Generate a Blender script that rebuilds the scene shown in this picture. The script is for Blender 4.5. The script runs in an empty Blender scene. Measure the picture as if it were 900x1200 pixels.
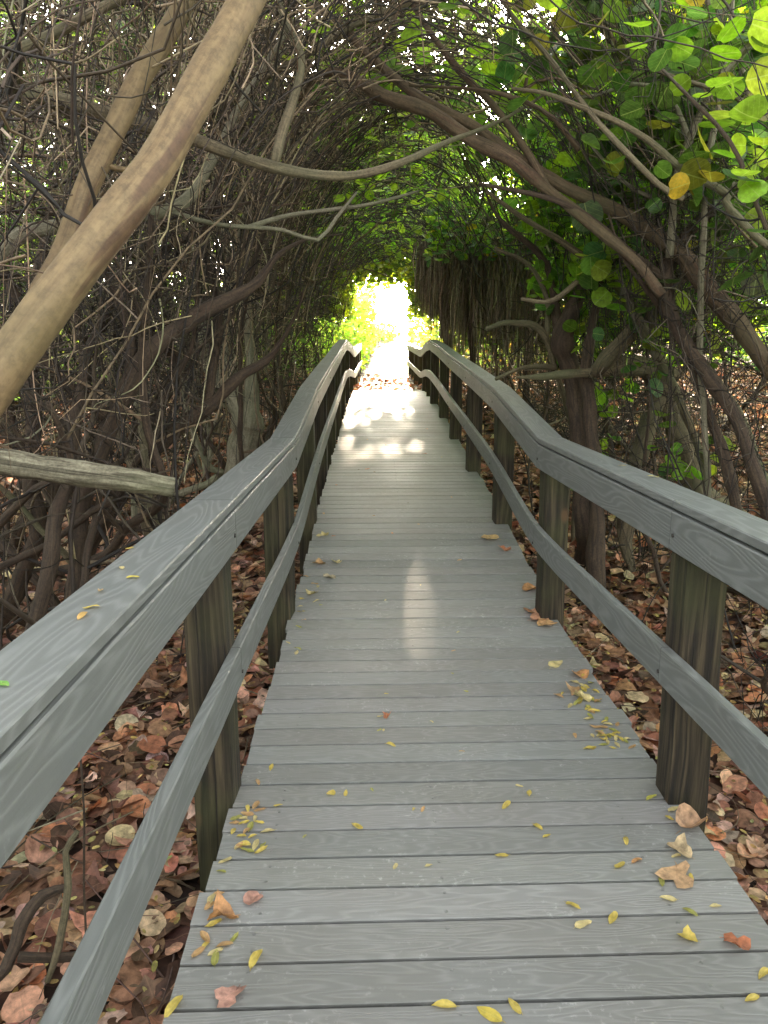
import bpy, math, random
import numpy as np
from mathutils import Vector
SEED = 11
rng = np.random.default_rng(SEED)
random.seed(SEED)
scene = bpy.context.scene
COL = scene.collection
PITCH = math.radians(12.0)
CH = 1.6
# ------------------------------------------------------------------ camera, sky, sun, exposure
cd = bpy.data.cameras.new('camera')
cam = bpy.data.objects.new('camera', cd); COL.objects.link(cam)
cam.location = (0, 0, CH); cam.rotation_euler = (math.pi/2 - PITCH, 0, 0)
cd.sensor_fit = 'VERTICAL'; cd.sensor_height = 36.0; cd.lens = 27.0
cd.clip_start = 0.05; cd.clip_end = 3000
scene.camera = cam
SUN_EL, SUN_AZ = math.radians(13.0), math.radians(1.2)
w = bpy.data.worlds.new('World'); scene.world = w; w.use_nodes = True
nt = w.node_tree
bgn = nt.nodes['Background']; bgn.inputs[1].default_value = 0.15
sky = nt.nodes.new('ShaderNodeTexSky'); sky.sky_type = 'NISHITA'; sky.sun_disc = False
sky.sun_elevation = SUN_EL; sky.sun_rotation = SUN_AZ
sky.air_density = 1.0; sky.dust_density = 2.0; sky.ozone_density = 1.0
bw = nt.nodes.new('ShaderNodeRGBToBW'); cmb = nt.nodes.new('ShaderNodeMix'); cmb.data_type = 'RGBA'
wt_ = nt.nodes.new('ShaderNodeMix'); wt_.data_type = 'RGBA'; wt_.blend_type = 'MULTIPLY'; wt_.inputs['Factor'].default_value = 1.0
nt.links.new(sky.outputs[0], bw.inputs[0]); nt.links.new(bw.outputs[0], wt_.inputs['A']); wt_.inputs['B'].default_value = (1.06, 1.0, .90, 1)
cmb.inputs['Factor'].default_value = .78                      # sky mixed towards warm grey to white-balance its blue light
nt.links.new(sky.outputs[0], cmb.inputs['A']); nt.links.new(wt_.outputs['Result'], cmb.inputs['B']); nt.links.new(cmb.outputs['Result'], bgn.inputs[0])
sl = bpy.data.lights.new('sun', 'SUN'); sl.energy = 3.2; sl.angle = math.radians(0.6); sl.color = (1.0, 0.80, 0.58)
sun = bpy.data.objects.new('sun', sl); COL.objects.link(sun)
sdir = Vector((math.sin(SUN_AZ)*math.cos(SUN_EL), math.cos(SUN_AZ)*math.cos(SUN_EL), math.sin(SUN_EL)))
sun.rotation_euler = sdir.to_track_quat('Z', 'Y').to_euler(); sun.location = (0, 0, 30)
vs = scene.view_settings
vs.view_transform = 'Standard'; vs.look = 'None'; vs.gamma = 1; vs.use_curve_mapping = False
vs.exposure = 4.05
scene.cycles.max_bounces = 6; scene.cycles.diffuse_bounces = 2; scene.cycles.glossy_bounces = 2
scene.cycles.transmission_bounces = 5; scene.cycles.transparent_max_bounces = 8
scene.cycles.sample_clamp_indirect = 8.0

# ------------------------------------------------------------------ the lie of the land
def interp(x, xs, ys): return np.interp(x, xs, ys)
def deck_z0(d): return interp(d, [-5, 4.3, 6.25, 8.2, 10.2, 12.1, 14.0, 17.7, 60], [0, 0, .20, .32, .43, .55, .64, .66, .66])
def deck_z(d):
    d = np.asarray(d, float)
    return sum(deck_z0(d+o) for o in np.linspace(-.9, .9, 9))/9
def ground_c(d): return interp(d, [-60, 0, 5, 10, 14, 17.4, 19, 22, 26, 34, 42, 50, 58, 70, 400], [-.45, -.42, -.38, -.02, .3, .56, .60, .60, .70, 1.16, 1.75, 2.2, 2.35, 1.9, -2])
def cx(d): return interp(d, [-5, 17.6, 26, 34, 42, 50, 58, 80], [.32, .12, .06, .15, .55, 1.7, 4.5, 12])
def ground_z(x, d):
    x = np.asarray(x, float); d = np.asarray(d, float)
    lat = np.abs(x - cx(d))
    side = interp(d, [0, 20, 30, 45, 60], [0.0, 0.0, .12, .25, .3])
    bump = .05*np.sin(x*1.7+d*.6) + .04*np.sin(x*.6-d*1.3+1) + .03*np.sin(x*3.1+d*2.3)
    bank = side*np.clip(lat-1.1, 0, 4)*.6
    return ground_c(d) + bump*np.clip(lat-.6, 0, 1) + bank + .02*np.clip(np.abs(x)-4, 0, 30)
def P(px, py, zd):
    x = (px-450)/900*zd; yc = -(py-600)/900*zd
    return np.array([x, zd*math.cos(PITCH)+yc*math.sin(PITCH), CH-zd*math.sin(PITCH)+yc*math.cos(PITCH)])
def on_surface(px, py, zf):
    lo, hi = .3, 60.
    for z in np.linspace(.5, 40, 1600):
        p = P(px, py, z)
        if p[2] < zf(p[1]): return p
    return P(px, py, 5)

# ------------------------------------------------------------------ mesh helpers
def new_obj(name, mesh, mats=(), parent=None):
    o = bpy.data.objects.new(name, mesh); COL.objects.link(o)
    for m in (mats if isinstance(mats, (list, tuple)) else [mats]): mesh.materials.append(m)
    if parent is not None: o.parent = parent
    return o
def tag(o, label=None, cat=None, group=None, kind=None):
    if label: o['label'] = label
    if cat: o['category'] = cat
    if group: o['group'] = group
    if kind: o['kind'] = kind
    return o
def thing(name, label, cat, loc=(0, 0, 0), group=None):
    o = bpy.data.objects.new(name, None); COL.objects.link(o); o.location = loc
    o.empty_display_size = .1
    return tag(o, label, cat, group)
def np_mesh(name, V, F, cols=None, uvs=None, smooth=True, matidx=None):
    """V (n,3); F (m,k) faces all with k corners, or list of such arrays; cols (n,3) per vertex; uvs (n,2) per vertex"""
    if not isinstance(F, list): F = [F]
    F = [f for f in F if len(f)]
    me = bpy.data.meshes.new(name)
    V = np.ascontiguousarray(V, dtype=np.float32)
    me.vertices.add(len(V)); me.vertices.foreach_set('co', V.ravel())
    loops = np.concatenate([f.ravel() for f in F]).astype(np.int32)
    sizes = np.concatenate([np.full(len(f), f.shape[1]) for f in F]).astype(np.int32)
    starts = np.concatenate([[0], np.cumsum(sizes)[:-1]]).astype(np.int32)
    me.loops.add(len(loops)); me.loops.foreach_set('vertex_index', loops)
    me.polygons.add(len(sizes)); me.polygons.foreach_set('loop_start', starts); me.polygons.foreach_set('loop_total', sizes)
    me.polygons.foreach_set('use_smooth', np.full(len(sizes), smooth))
    if matidx is not None: me.polygons.foreach_set('material_index', np.asarray(matidx, np.int32))
    if uvs is not None:
        uv = me.uv_layers.new(name='UVMap')
        uv.data.foreach_set('uv', np.ascontiguousarray(uvs[loops], dtype=np.float32).ravel())
    if cols is not None:
        ca = me.color_attributes.new('tint', 'FLOAT_COLOR', 'POINT')
        c4 = np.ones((len(V), 4), np.float32); c4[:, :3] = cols
        ca.data.foreach_set('color', c4.ravel())
    me.update(calc_edges=True); me.validate()
    return me
class Acc:
    """collects pieces (verts, faces, cols, uvs) into one mesh"""
    def __init__(s): s.V = []; s.F = {}; s.C = []; s.U = []; s.n = 0
    def add(s, V, F, C=None, U=None):
        V = np.asarray(V, float)
        s.V.append(V)
        for f in (F if isinstance(F, list) else [F]):
            f = np.asarray(f)
            if len(f): s.F.setdefault(f.shape[1], []).append(f + s.n)
        s.C.append(np.ones((len(V), 3))*.5 if C is None else np.broadcast_to(np.asarray(C, float), (len(V), 3)))
        s.U.append(np.zeros((len(V), 2)) if U is None else U)
        s.n += len(V)
    def mesh(s, name, smooth=True):
        if not s.n: return None
        return np_mesh(name, np.concatenate(s.V), [np.concatenate(v) for v in s.F.values()], np.concatenate(s.C), np.concatenate(s.U), smooth)
    def build(s, name, mats, parent=None, smooth=True):
        if not s.n: return None
        return new_obj(name, s.mesh(name, smooth), mats, parent)

def tubes(acc, PTS, R, sides=5, tint=None):
    """PTS (N,K,3), R (N,K): many tubes at once, with end caps pinched by radius"""
    PTS = np.asarray(PTS, float); R = np.asarray(R, float)
    if PTS.ndim == 2: PTS = PTS[None]; R = R[None]
    N, K, _ = PTS.shape
    T = np.gradient(PTS, axis=1); T /= np.linalg.norm(T, axis=2, keepdims=True)+1e-9
    m = T.mean(1); ref = np.where((np.abs(m[:, 2]) > .8*np.linalg.norm(m, axis=1))[:, None], [1., 0, 0], [0, 0, 1.])
    ref = np.broadcast_to(ref[:, None], T.shape)
    A = np.cross(T, ref); A /= np.linalg.norm(A, axis=2, keepdims=True)+1e-9
    B = np.cross(T, A)
    ang = np.arange(sides)*2*math.pi/sides
    ring = PTS[:, :, None] + R[:, :, None, None]*(A[:, :, None]*np.cos(ang)[None, None, :, None] + B[:, :, None]*np.sin(ang)[None, None, :, None])
    V = ring.reshape(-1, 3)
    n, k, s = np.meshgrid(np.arange(N), np.arange(K-1), np.arange(sides), indexing='ij')
    s2 = (s+1) % sides
    base = n*K*sides
    F = np.stack([base+k*sides+s, base+(k+1)*sides+s, base+(k+1)*sides+s2, base+k*sides+s2], -1).reshape(-1, 4)
    L = np.concatenate([np.zeros((N, 1)), np.cumsum(np.linalg.norm(np.diff(PTS, axis=1), axis=2), axis=1)], 1)
    U = np.stack([np.broadcast_to(ang[None, None], (N, K, sides))/(2*math.pi), np.broadcast_to(L[:, :, None], (N, K, sides))], -1).reshape(-1, 2)
    C = None
    if tint is not None:
        C = np.broadcast_to(np.asarray(tint, float).reshape(N, 1, 1, 3), (N, K, sides, 3)).reshape(-1, 3)
    acc.add(V, F, C, U)
def smooth_path(pts, rad, step=.08):
    pts = np.asarray(pts, float); rad = np.asarray(rad, float)
    n = len(pts)
    ext = np.vstack([2*pts[0]-pts[1], pts, 2*pts[-1]-pts[-2]])
    out, rr = [], []
    for i in range(n-1):
        p0, p1, p2, p3 = ext[i:i+4]
        m = max(2, int(np.linalg.norm(p2-p1)/step))
        for j in range(m):
            t = j/m
            out.append(.5*((2*p1)+(-p0+p2)*t+(2*p0-5*p1+4*p2-p3)*t*t+(-p0+3*p1-3*p2+p3)*t**3)); rr.append(rad[i]*(1-t)+rad[i+1]*t)
    out.append(pts[-1]); rr.append(rad[-1])
    return np.array(out), np.array(rr)
def limb(acc, pts, rad, sides=10, knob=.06, step=.08, wig=.012, cap=True):
    """a limb of natural unevenness; sealed at both ends"""
    p, r = smooth_path(pts, rad, step)
    k = len(p)
    ph = rng.uniform(0, 6, 6)
    t = np.concatenate([[0], np.cumsum(np.linalg.norm(np.diff(p, axis=0), axis=1))])
    off = np.stack([np.sin(t*5+ph[0])+.6*np.sin(t*13+ph[1]), np.sin(t*4.3+ph[2]), np.sin(t*6.1+ph[3])+.5*np.sin(t*11+ph[4])], 1)
    p = p + off*wig*np.minimum(1, r[:, None]/.03)
    r = r*(1+knob*np.sin(t*9+ph[5])+knob*.7*np.sin(t*23+ph[1])+knob*.5*rng.normal(size=k))
    if cap:
        p = np.vstack([p[0], p, p[-1]]); r = np.concatenate([[r[0]*.02], r, [r[-1]*.02]])
        p[0] = p[1]+(p[1]-p[2])*.02; p[-1] = p[-2]+(p[-2]-p[-3])*.02
    tubes(acc, p, r, sides)

# ------------------------------------------------------------------ materials
def nodes(name):
    m = bpy.data.materials.new(name); m.use_nodes = True
    t = m.node_tree; b = t.nodes['Principled BSDF']
    return m, t, b
def N(t, typ, **kw):
    n = t.nodes.new(typ)
    for k, v in kw.items():
        if k.startswith('i_'):
            key = k[2:]; key = int(key) if key.isdigit() else key.replace('_', ' ')
            n.inputs[key].default_value = v
        else: setattr(n, k, v)
    return n
def ramp(t, stops, interp='LINEAR'):
    r = t.nodes.new('ShaderNodeValToRGB'); r.color_ramp.interpolation = interp
    e = r.color_ramp.elements
    while len(e) < len(stops): e.new(0.5)
    for el, (p, c) in zip(e, stops):
        el.position = p; el.color = (*c, 1) if len(c) == 3 else c
    return r
def mixrgb(t, a, b, fac, mode='MIX'):
    m = t.nodes.new('ShaderNodeMix'); m.data_type = 'RGBA'; m.blend_type = mode
    for sock, v in ((m.inputs['Factor'], fac), (m.inputs['A'], a), (m.inputs['B'], b)):
        if isinstance(v, bpy.types.NodeSocket): t.links.new(v, sock)
        elif isinstance(v, (int, float)): sock.default_value = v
        else: sock.default_value = (*v, 1)
    return m.outputs['Result']
def math_n(t, op, a, b=None, c=None, clamp=False):
    m = t.nodes.new('ShaderNodeMath'); m.operation = op; m.use_clamp = clamp
    for i, v in enumerate((a, b, c)):
        if v is None: continue
        if isinstance(v, bpy.types.NodeSocket): t.links.new(v, m.inputs[i])
        else: m.inputs[i].default_value = v
    return m.outputs[0]
def composite(name, base, light, grain=1.0, scuff=.5, rough=.5, lines=9.0, dirt=.5, gs=(2.2, 14, 1)):
    """capped composite board with embossed cathedral grain; uv is metres along / across"""
    m, t, b = nodes(name)
    uv = N(t, 'ShaderNodeUVMap')
    mp = N(t, 'ShaderNodeMapping'); mp.inputs['Scale'].default_value = gs
    t.links.new(uv.outputs[0], mp.inputs[0])
    n1 = N(t, 'ShaderNodeTexNoise', i_Scale=1.0, i_Detail=1.5, i_Roughness=.4); t.links.new(mp.outputs[0], n1.inputs['Vector'])
    v = math_n(t, 'MULTIPLY', n1.outputs['Fac'], lines*2.2)
    sn = math_n(t, 'SINE', math_n(t, 'MULTIPLY', v, 6.283))
    line = math_n(t, 'MULTIPLY', math_n(t, 'ADD', sn, 1.0), .5)
    line = math_n(t, 'POWER', line, 2.0)
    mp2 = N(t, 'ShaderNodeMapping'); mp2.inputs['Scale'].default_value = (6, 160, 1); t.links.new(uv.outputs[0], mp2.inputs[0])
    n2 = N(t, 'ShaderNodeTexNoise', i_Scale=1.0, i_Detail=3.0, i_Roughness=.6); t.links.new(mp2.outputs[0], n2.inputs['Vector'])
    geo = N(t, 'ShaderNodeNewGeometry')
    n3 = N(t, 'ShaderNodeTexNoise', i_Scale=2.3, i_Detail=5.0, i_Roughness=.62); t.links.new(geo.outputs['Position'], n3.inputs['Vector'])
    n4 = N(t, 'ShaderNodeTexNoise', i_Scale=38.0, i_Detail=4.0, i_Roughness=.7); t.links.new(geo.outputs['Position'], n4.inputs['Vector'])
    tint = N(t, 'ShaderNodeVertexColor', layer_name='tint')
    c = mixrgb(t, base, light, math_n(t, 'MULTIPLY', line, .55*grain))
    c = mixrgb(t, c, [x*.72 for x in base], math_n(t, 'MULTIPLY', math_n(t, 'SUBTRACT', n2.outputs['Fac'], .5, clamp=True), 1.6*grain))
    st = ramp(t, [(.40, (0, 0, 0)), (.62, (1, 1, 1))]); t.links.new(n3.outputs['Fac'], st.inputs[0])
    c = mixrgb(t, c, (.17, .155, .13), math_n(t, 'MULTIPLY', st.outputs[0], .42*dirt))
    sc = ramp(t, [(.56, (0, 0, 0)), (.72, (1, 1, 1))]); t.links.new(n4.outputs['Fac'], sc.inputs[0])
    st2 = ramp(t, [(.5, (0, 0, 0)), (.62, (1, 1, 1))])
    n5 = N(t, 'ShaderNodeTexNoise', i_Scale=3.1, i_Detail=2.0); t.links.new(uv.outputs[0], n5.inputs['Vector']); t.links.new(n5.outputs['Fac'], st2.inputs[0])
    f = math_n(t, 'MULTIPLY', math_n(t, 'MULTIPLY', sc.outputs[0], st2.outputs[0]), scuff)
    c = mixrgb(t, c, (.55, .55, .53), f)
    mul = t.nodes.new('ShaderNodeVectorMath'); mul.operation = 'MULTIPLY'
    sc2 = t.nodes.new('ShaderNodeVectorMath'); sc2.operation = 'SCALE'; sc2.inputs['Scale'].default_value = 2.0
    t.links.new(tint.outputs['Color'], sc2.inputs[0]); t.links.new(c, mul.inputs[0]); t.links.new(sc2.outputs[0], mul.inputs[1])
    t.links.new(mul.outputs[0], b.inputs['Base Color'])
    rg = math_n(t, 'ADD', math_n(t, 'MULTIPLY', n3.outputs['Fac'], .25), rough-.12)
    t.links.new(rg, b.inputs['Roughness'])
    bp = N(t, 'ShaderNodeBump', i_Strength=.55, i_Distance=.0012)
    h = math_n(t, 'ADD', math_n(t, 'MULTIPLY', line, -1.0*grain), math_n(t, 'MULTIPLY', n2.outputs['Fac'], .8))
    h = math_n(t, 'ADD', h, math_n(t, 'MULTIPLY', n4.outputs['Fac'], .5))
    t.links.new(h, bp.inputs['Height']); t.links.new(bp.outputs[0], b.inputs['Normal'])
    return m
M_DECK = composite('deck_composite', (.203, .205, .197), (.295, .297, .285), grain=.9, scuff=.5, rough=.60, lines=7, dirt=.6)
M_RAIL = composite('rail_composite', (.140, .150, .144), (.235, .247, .238), grain=.95, scuff=.14, rough=.52, lines=8.5, dirt=.35, gs=(1.1, 8.0, 1))

def bark(name, dark, light, green=None, scale=1.0, stretch=.25, rough=.85, bump=.5, patch=None, fine=.8, det=6.0):
    m, t, b = nodes(name)
    tc = N(t, 'ShaderNodeTexCoord')
    uv = N(t, 'ShaderNodeUVMap')
    sp = N(t, 'ShaderNodeSeparateXYZ'); t.links.new(uv.outputs[0], sp.inputs[0])
    an = math_n(t, 'MULTIPLY', sp.outputs['X'], 2*math.pi)
    cb = N(t, 'ShaderNodeCombineXYZ')
    t.links.new(math_n(t, 'MULTIPLY', math_n(t, 'COSINE', an), .11), cb.inputs[0]); t.links.new(math_n(t, 'MULTIPLY', math_n(t, 'SINE', an), .11), cb.inputs[1])
    t.links.new(math_n(t, 'MULTIPLY', sp.outputs['Y'], stretch), cb.inputs[2])
    n1 = N(t, 'ShaderNodeTexNoise', i_Scale=16*scale, i_Detail=det, i_Roughness=.65, i_Distortion=.8); t.links.new(cb.outputs[0], n1.inputs['Vector'])
    r1 = ramp(t, [(.34, dark), (.62, light)]); t.links.new(n1.outputs['Fac'], r1.inputs[0])
    c = r1.outputs[0]
    n2 = N(t, 'ShaderNodeTexNoise', i_Scale=7*scale, i_Detail=4.0, i_Roughness=.6, i_Distortion=.5); t.links.new(cb.outputs[0], n2.inputs['Vector'])
    if patch:
        r2 = ramp(t, [(.54, (0, 0, 0)), (.60, (1, 1, 1))]); t.links.new(n2.outputs['Fac'], r2.inputs[0])
        c = mixrgb(t, c, patch, math_n(t, 'MULTIPLY', r2.outputs[0], .75))
    n3 = N(t, 'ShaderNodeTexNoise', i_Scale=55*scale, i_Detail=4.0, i_Roughness=.7); t.links.new(tc.outputs['Object'], n3.inputs['Vector'])
    r3 = ramp(t, [(.35, (.55, .55, .55)), (.6, (1.1, 1.1, 1.1))]); t.links.new(n3.outputs['Fac'], r3.inputs[0])
    c = mixrgb(t, c, r3.outputs[0], fine, 'MULTIPLY')
    if green:
        r4 = ramp(t, [(.42, (0, 0, 0)), (.66, (1, 1, 1))])
        n4 = N(t, 'ShaderNodeTexNoise', i_Scale=1.7, i_Detail=4.0); t.links.new(tc.outputs['Object'], n4.inputs['Vector']); t.links.new(n4.outputs['Fac'], r4.inputs[0])
        c = mixrgb(t, c, green, math_n(t, 'MULTIPLY', r4.outputs[0], .6))
    t.links.new(c, b.inputs['Base Color']); b.inputs['Roughness'].default_value = rough
    bp = N(t, 'ShaderNodeBump', i_Strength=bump, i_Distance=.006)
    t.links.new(math_n(t, 'ADD', n1.outputs['Fac'], math_n(t, 'MULTIPLY', n3.outputs['Fac'], .4)), bp.inputs['Height'])
    t.links.new(bp.outputs[0], b.inputs['Normal'])
    return m
M_BEIGE = bark('smooth_tan_bark', (.125, .080, .037), (.205, .143, .068), green=(.135, .108, .044), scale=.6, bump=.6, patch=(.075, .036, .018), rough=.7, stretch=.28, fine=.75, det=6.0)
M_GREY = bark('pale_grey_bark', (.10, .085, .055), (.27, .24, .17), green=(.13, .15, .08), scale=1.5)
M_DARK = bark('dark_brown_bark', (.022, .015, .010), (.085, .056, .034), scale=1.3, bump=.9, patch=(.062, .038, .024))
M_MID = bark('olive_brown_bark', (.06, .045, .026), (.19, .15, .09), green=(.09, .105, .05), scale=1.2, bump=.8)
M_RUST = bark('reddish_brown_bark', (.035, .022, .014), (.145, .095, .055), green=(.085, .075, .035), scale=1.2, bump=1.0, patch=(.085, .042, .024))
M_LOG = bark('weathered_log_bark', (.075, .058, .036), (.30, .275, .19), green=(.12, .135, .06), scale=1.5, bump=1.0, patch=(.035, .024, .015))
def twig_mat(name, k=1.0):
    m, t, b = nodes(name)
    a = N(t, 'ShaderNodeVertexColor', layer_name='tint')
    tc = N(t, 'ShaderNodeTexCoord')
    n = N(t, 'ShaderNodeTexNoise', i_Scale=30.0, i_Detail=3.0); t.links.new(tc.outputs['Object'], n.inputs['Vector'])
    r = ramp(t, [(.3, (.6, .6, .6)), (.65, (1.25, 1.25, 1.25))]); t.links.new(n.outputs['Fac'], r.inputs[0])
    t.links.new(mixrgb(t, a.outputs['Color'], r.outputs[0], 1.0, 'MULTIPLY'), b.inputs['Base Color'])
    b.inputs['Roughness'].default_value = .75
    return m
M_TWIG = twig_mat('twig_bark')
def leaf_mat(name, trans=.5, veins=True, gloss=.45, vein_col=(.5, .6, .2), mottle=.25, val=1.5):
    m, t, b = nodes(name)
    a = N(t, 'ShaderNodeVertexColor', layer_name='tint')
    uv = N(t, 'ShaderNodeUVMap')
    sep = N(t, 'ShaderNodeSeparateXYZ'); t.links.new(uv.outputs[0], sep.inputs[0])
    c = a.outputs['Color']
    tc = N(t, 'ShaderNodeNewGeometry')
    n = N(t, 'ShaderNodeTexNoise', i_Scale=26.0, i_Detail=4.0, i_Roughness=.65); t.links.new(tc.outputs['Position'], n.inputs['Vector'])
    r = ramp(t, [(.33, (1-mottle*1.6,)*3), (.66, (1+mottle,)*3)]); t.links.new(n.outputs['Fac'], r.inputs[0])
    c = mixrgb(t, c, r.outputs[0], 1.0, 'MULTIPLY')
    if veins:
        au = math_n(t, 'ABSOLUTE', sep.outputs['X'])
        mid = math_n(t, 'LESS_THAN', au, .035)
        ph = math_n(t, 'FRACT', math_n(t, 'MULTIPLY', math_n(t, 'SUBTRACT', sep.outputs['Y'], math_n(t, 'MULTIPLY', au, .8)), 3.0))
        side = math_n(t, 'LESS_THAN', ph, .09)
        vn = math_n(t, 'MULTIPLY', math_n(t, 'MAXIMUM', mid, math_n(t, 'MULTIPLY', side, .45)), .7)
        c = mixrgb(t, c, mixrgb(t, c, vein_col, .5), vn)
    t.links.new(c, b.inputs['Base Color'])
    b.inputs['Roughness'].default_value = gloss; b.inputs['Specular IOR Level'].default_value = .45
    out = t.nodes['Material Output']
    if trans > 0:
        tr = N(t, 'ShaderNodeBsdfTranslucent')
        hs = N(t, 'ShaderNodeHueSaturation', i_Saturation=1.1, i_Value=val, i_Hue=.49); t.links.new(c, hs.inputs['Color'])
        t.links.new(hs.outputs[0], tr.inputs['Color'])
        mx = N(t, 'ShaderNodeMixShader'); mx.inputs[0].default_value = trans
        t.links.new(b.outputs[0], mx.inputs[1]); t.links.new(tr.outputs[0], mx.inputs[2]); t.links.new(mx.outputs[0], out.inputs['Surface'])
    return m
M_LEAF = leaf_mat('living_leaf', .64, gloss=.34, val=1.65)
M_CANOPY = leaf_mat('sunlit_canopy_leaf', .72, gloss=.4, veins=False, val=1.9)  # brighter, more translucent copy of the living leaf; backlight put into its colour
M_DRY = leaf_mat('dry_leaf', .12, gloss=.62, vein_col=(.35, .2, .12), mottle=.35)
M_YLEAF = leaf_mat('yellow_leaf', .25, gloss=.5, vein_col=(.6, .5, .15), mottle=.2)
def post_mat():
    m, t, b = nodes('weathered_post_wood')
    uv = N(t, 'ShaderNodeUVMap'); geo = N(t, 'ShaderNodeNewGeometry')
    mp = N(t, 'ShaderNodeMapping'); mp.inputs['Scale'].default_value = (1.6, 38, 1); t.links.new(uv.outputs[0], mp.inputs[0])
    n1 = N(t, 'ShaderNodeTexNoise', i_Scale=1.0, i_Detail=5.0, i_Roughness=.6, i_Distortion=.5); t.links.new(mp.outputs[0], n1.inputs['Vector'])
    r = ramp(t, [(.30, (.006, .0045, .003)), (.47, (.020, .0145, .008)), (.72, (.092, .069, .038))]); t.links.new(n1.outputs['Fac'], r.inputs[0])
    n2 = N(t, 'ShaderNodeTexNoise', i_Scale=3.5, i_Detail=4.0); t.links.new(geo.outputs['Position'], n2.inputs['Vector'])
    r2 = ramp(t, [(.42, (0, 0, 0)), (.62, (1, 1, 1))]); t.links.new(n2.outputs['Fac'], r2.inputs[0])
    c = mixrgb(t, r.outputs[0], (.055, .062, .018), math_n(t, 'MULTIPLY', r2.outputs[0], .38))
    mp3 = N(t, 'ShaderNodeMapping'); mp3.inputs['Scale'].default_value = (1.1, 75, 1); t.links.new(uv.outputs[0], mp3.inputs[0])
    n3 = N(t, 'ShaderNodeTexNoise', i_Scale=1.0, i_Detail=2.0); t.links.new(mp3.outputs[0], n3.inputs['Vector'])
    cr = ramp(t, [(.30, (1, 1, 1)), (.36, (0, 0, 0))]); t.links.new(n3.outputs['Fac'], cr.inputs[0])
    c = mixrgb(t, c, (.015, .012, .008), cr.outputs[0])
    # knots
    vo = N(t, 'ShaderNodeTexVoronoi', i_Scale=1.0); mp4 = N(t, 'ShaderNodeMapping'); mp4.inputs['Scale'].default_value = (2.2, 4.0, 1)
    t.links.new(uv.outputs[0], mp4.inputs[0]); t.links.new(mp4.outputs[0], vo.inputs['Vector'])
    kn = ramp(t, [(.05, (1, 1, 1)), (.12, (0, 0, 0))]); t.links.new(vo.outputs['Distance'], kn.inputs[0])
    c = mixrgb(t, c, (.10, .055, .025), math_n(t, 'MULTIPLY', kn.outputs[0], .8))
    t.links.new(c, b.inputs['Base Color']); b.inputs['Roughness'].default_value = .88
    bp = N(t, 'ShaderNodeBump', i_Strength=1.0, i_Distance=.008)
    t.links.new(math_n(t, 'SUBTRACT', n1.outputs['Fac'], cr.outputs[0]), bp.inputs['Height']); t.links.new(bp.outputs[0], b.inputs['Normal'])
    return m
M_POST = post_mat()
def plain(name, col, rough=.6, metal=0):
    m, t, b = nodes(name)
    n = N(t, 'ShaderNodeTexNoise', i_Scale=120.0); r = ramp(t, [(.3, [x*.7 for x in col]), (.7, col)])
    t.links.new(n.outputs['Fac'], r.inputs[0]); t.links.new(r.outputs[0], b.inputs['Base Color'])
    b.inputs['Roughness'].default_value = rough; b.inputs['Metallic'].default_value = metal
    return m
M_SCREW = plain('screw_metal', (.30, .30, .29), .45, .6)
M_BOLT = plain('dark_bolt_metal', (.05, .045, .04), .5, .7)
M_JOIST = bark('joist_wood', (.05, .042, .028), (.15, .125, .08), green=(.08, .10, .03))
def soil_mat():
    m, t, b = nodes('leafy_soil')
    geo = N(t, 'ShaderNodeNewGeometry')
    vo = N(t, 'ShaderNodeTexVoronoi', i_Scale=9.0, i_Randomness=1.0); t.links.new(geo.outputs['Position'], vo.inputs['Vector'])
    hs = N(t, 'ShaderNodeSeparateColor'); t.links.new(vo.outputs['Color'], hs.inputs[0])
    r = ramp(t, [(0, (.03, .018, .012)), (.4, (.10, .05, .032)), (.7, (.20, .10, .065)), (1, (.30, .19, .12))]); t.links.new(hs.outputs[0], r.inputs[0])
    n = N(t, 'ShaderNodeTexNoise', i_Scale=14.0, i_Detail=6.0); t.links.new(geo.outputs['Position'], n.inputs['Vector'])
    dk = ramp(t, [(.35, (.25, .25, .25)), (.6, (1, 1, 1))]); t.links.new(n.outputs['Fac'], dk.inputs[0])
    c = mixrgb(t, r.outputs[0], dk.outputs[0], 1.0, 'MULTIPLY')
    t.links.new(c, b.inputs['Base Color']); b.inputs['Roughness'].default_value = .95
    bp = N(t, 'ShaderNodeBump', i_Strength=1.0, i_Distance=.03); t.links.new(vo.outputs['Distance'], bp.inputs['Height']); t.links.new(bp.outputs[0], b.inputs['Normal'])
    return m
M_SOIL = soil_mat()
def sand_mat():
    m, t, b = nodes('shelly_sand')
    geo = N(t, 'ShaderNodeNewGeometry')
    n = N(t, 'ShaderNodeTexNoise', i_Scale=11.0, i_Detail=7.0, i_Roughness=.7); t.links.new(geo.outputs['Position'], n.inputs['Vector'])
    r = ramp(t, [(.38, (.09, .065, .045)), (.5, (.24, .20, .15)), (.64, (.46, .42, .35))]); t.links.new(n.outputs['Fac'], r.inputs[0])
    t.links.new(r.outputs[0], b.inputs['Base Color']); b.inputs['Roughness'].default_value = .9
    bp = N(t, 'ShaderNodeBump', i_Strength=.9, i_Distance=.03); t.links.new(n.outputs['Fac'], bp.inputs['Height']); t.links.new(bp.outputs[0], b.inputs['Normal'])
    return m
M_SAND = sand_mat()

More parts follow.
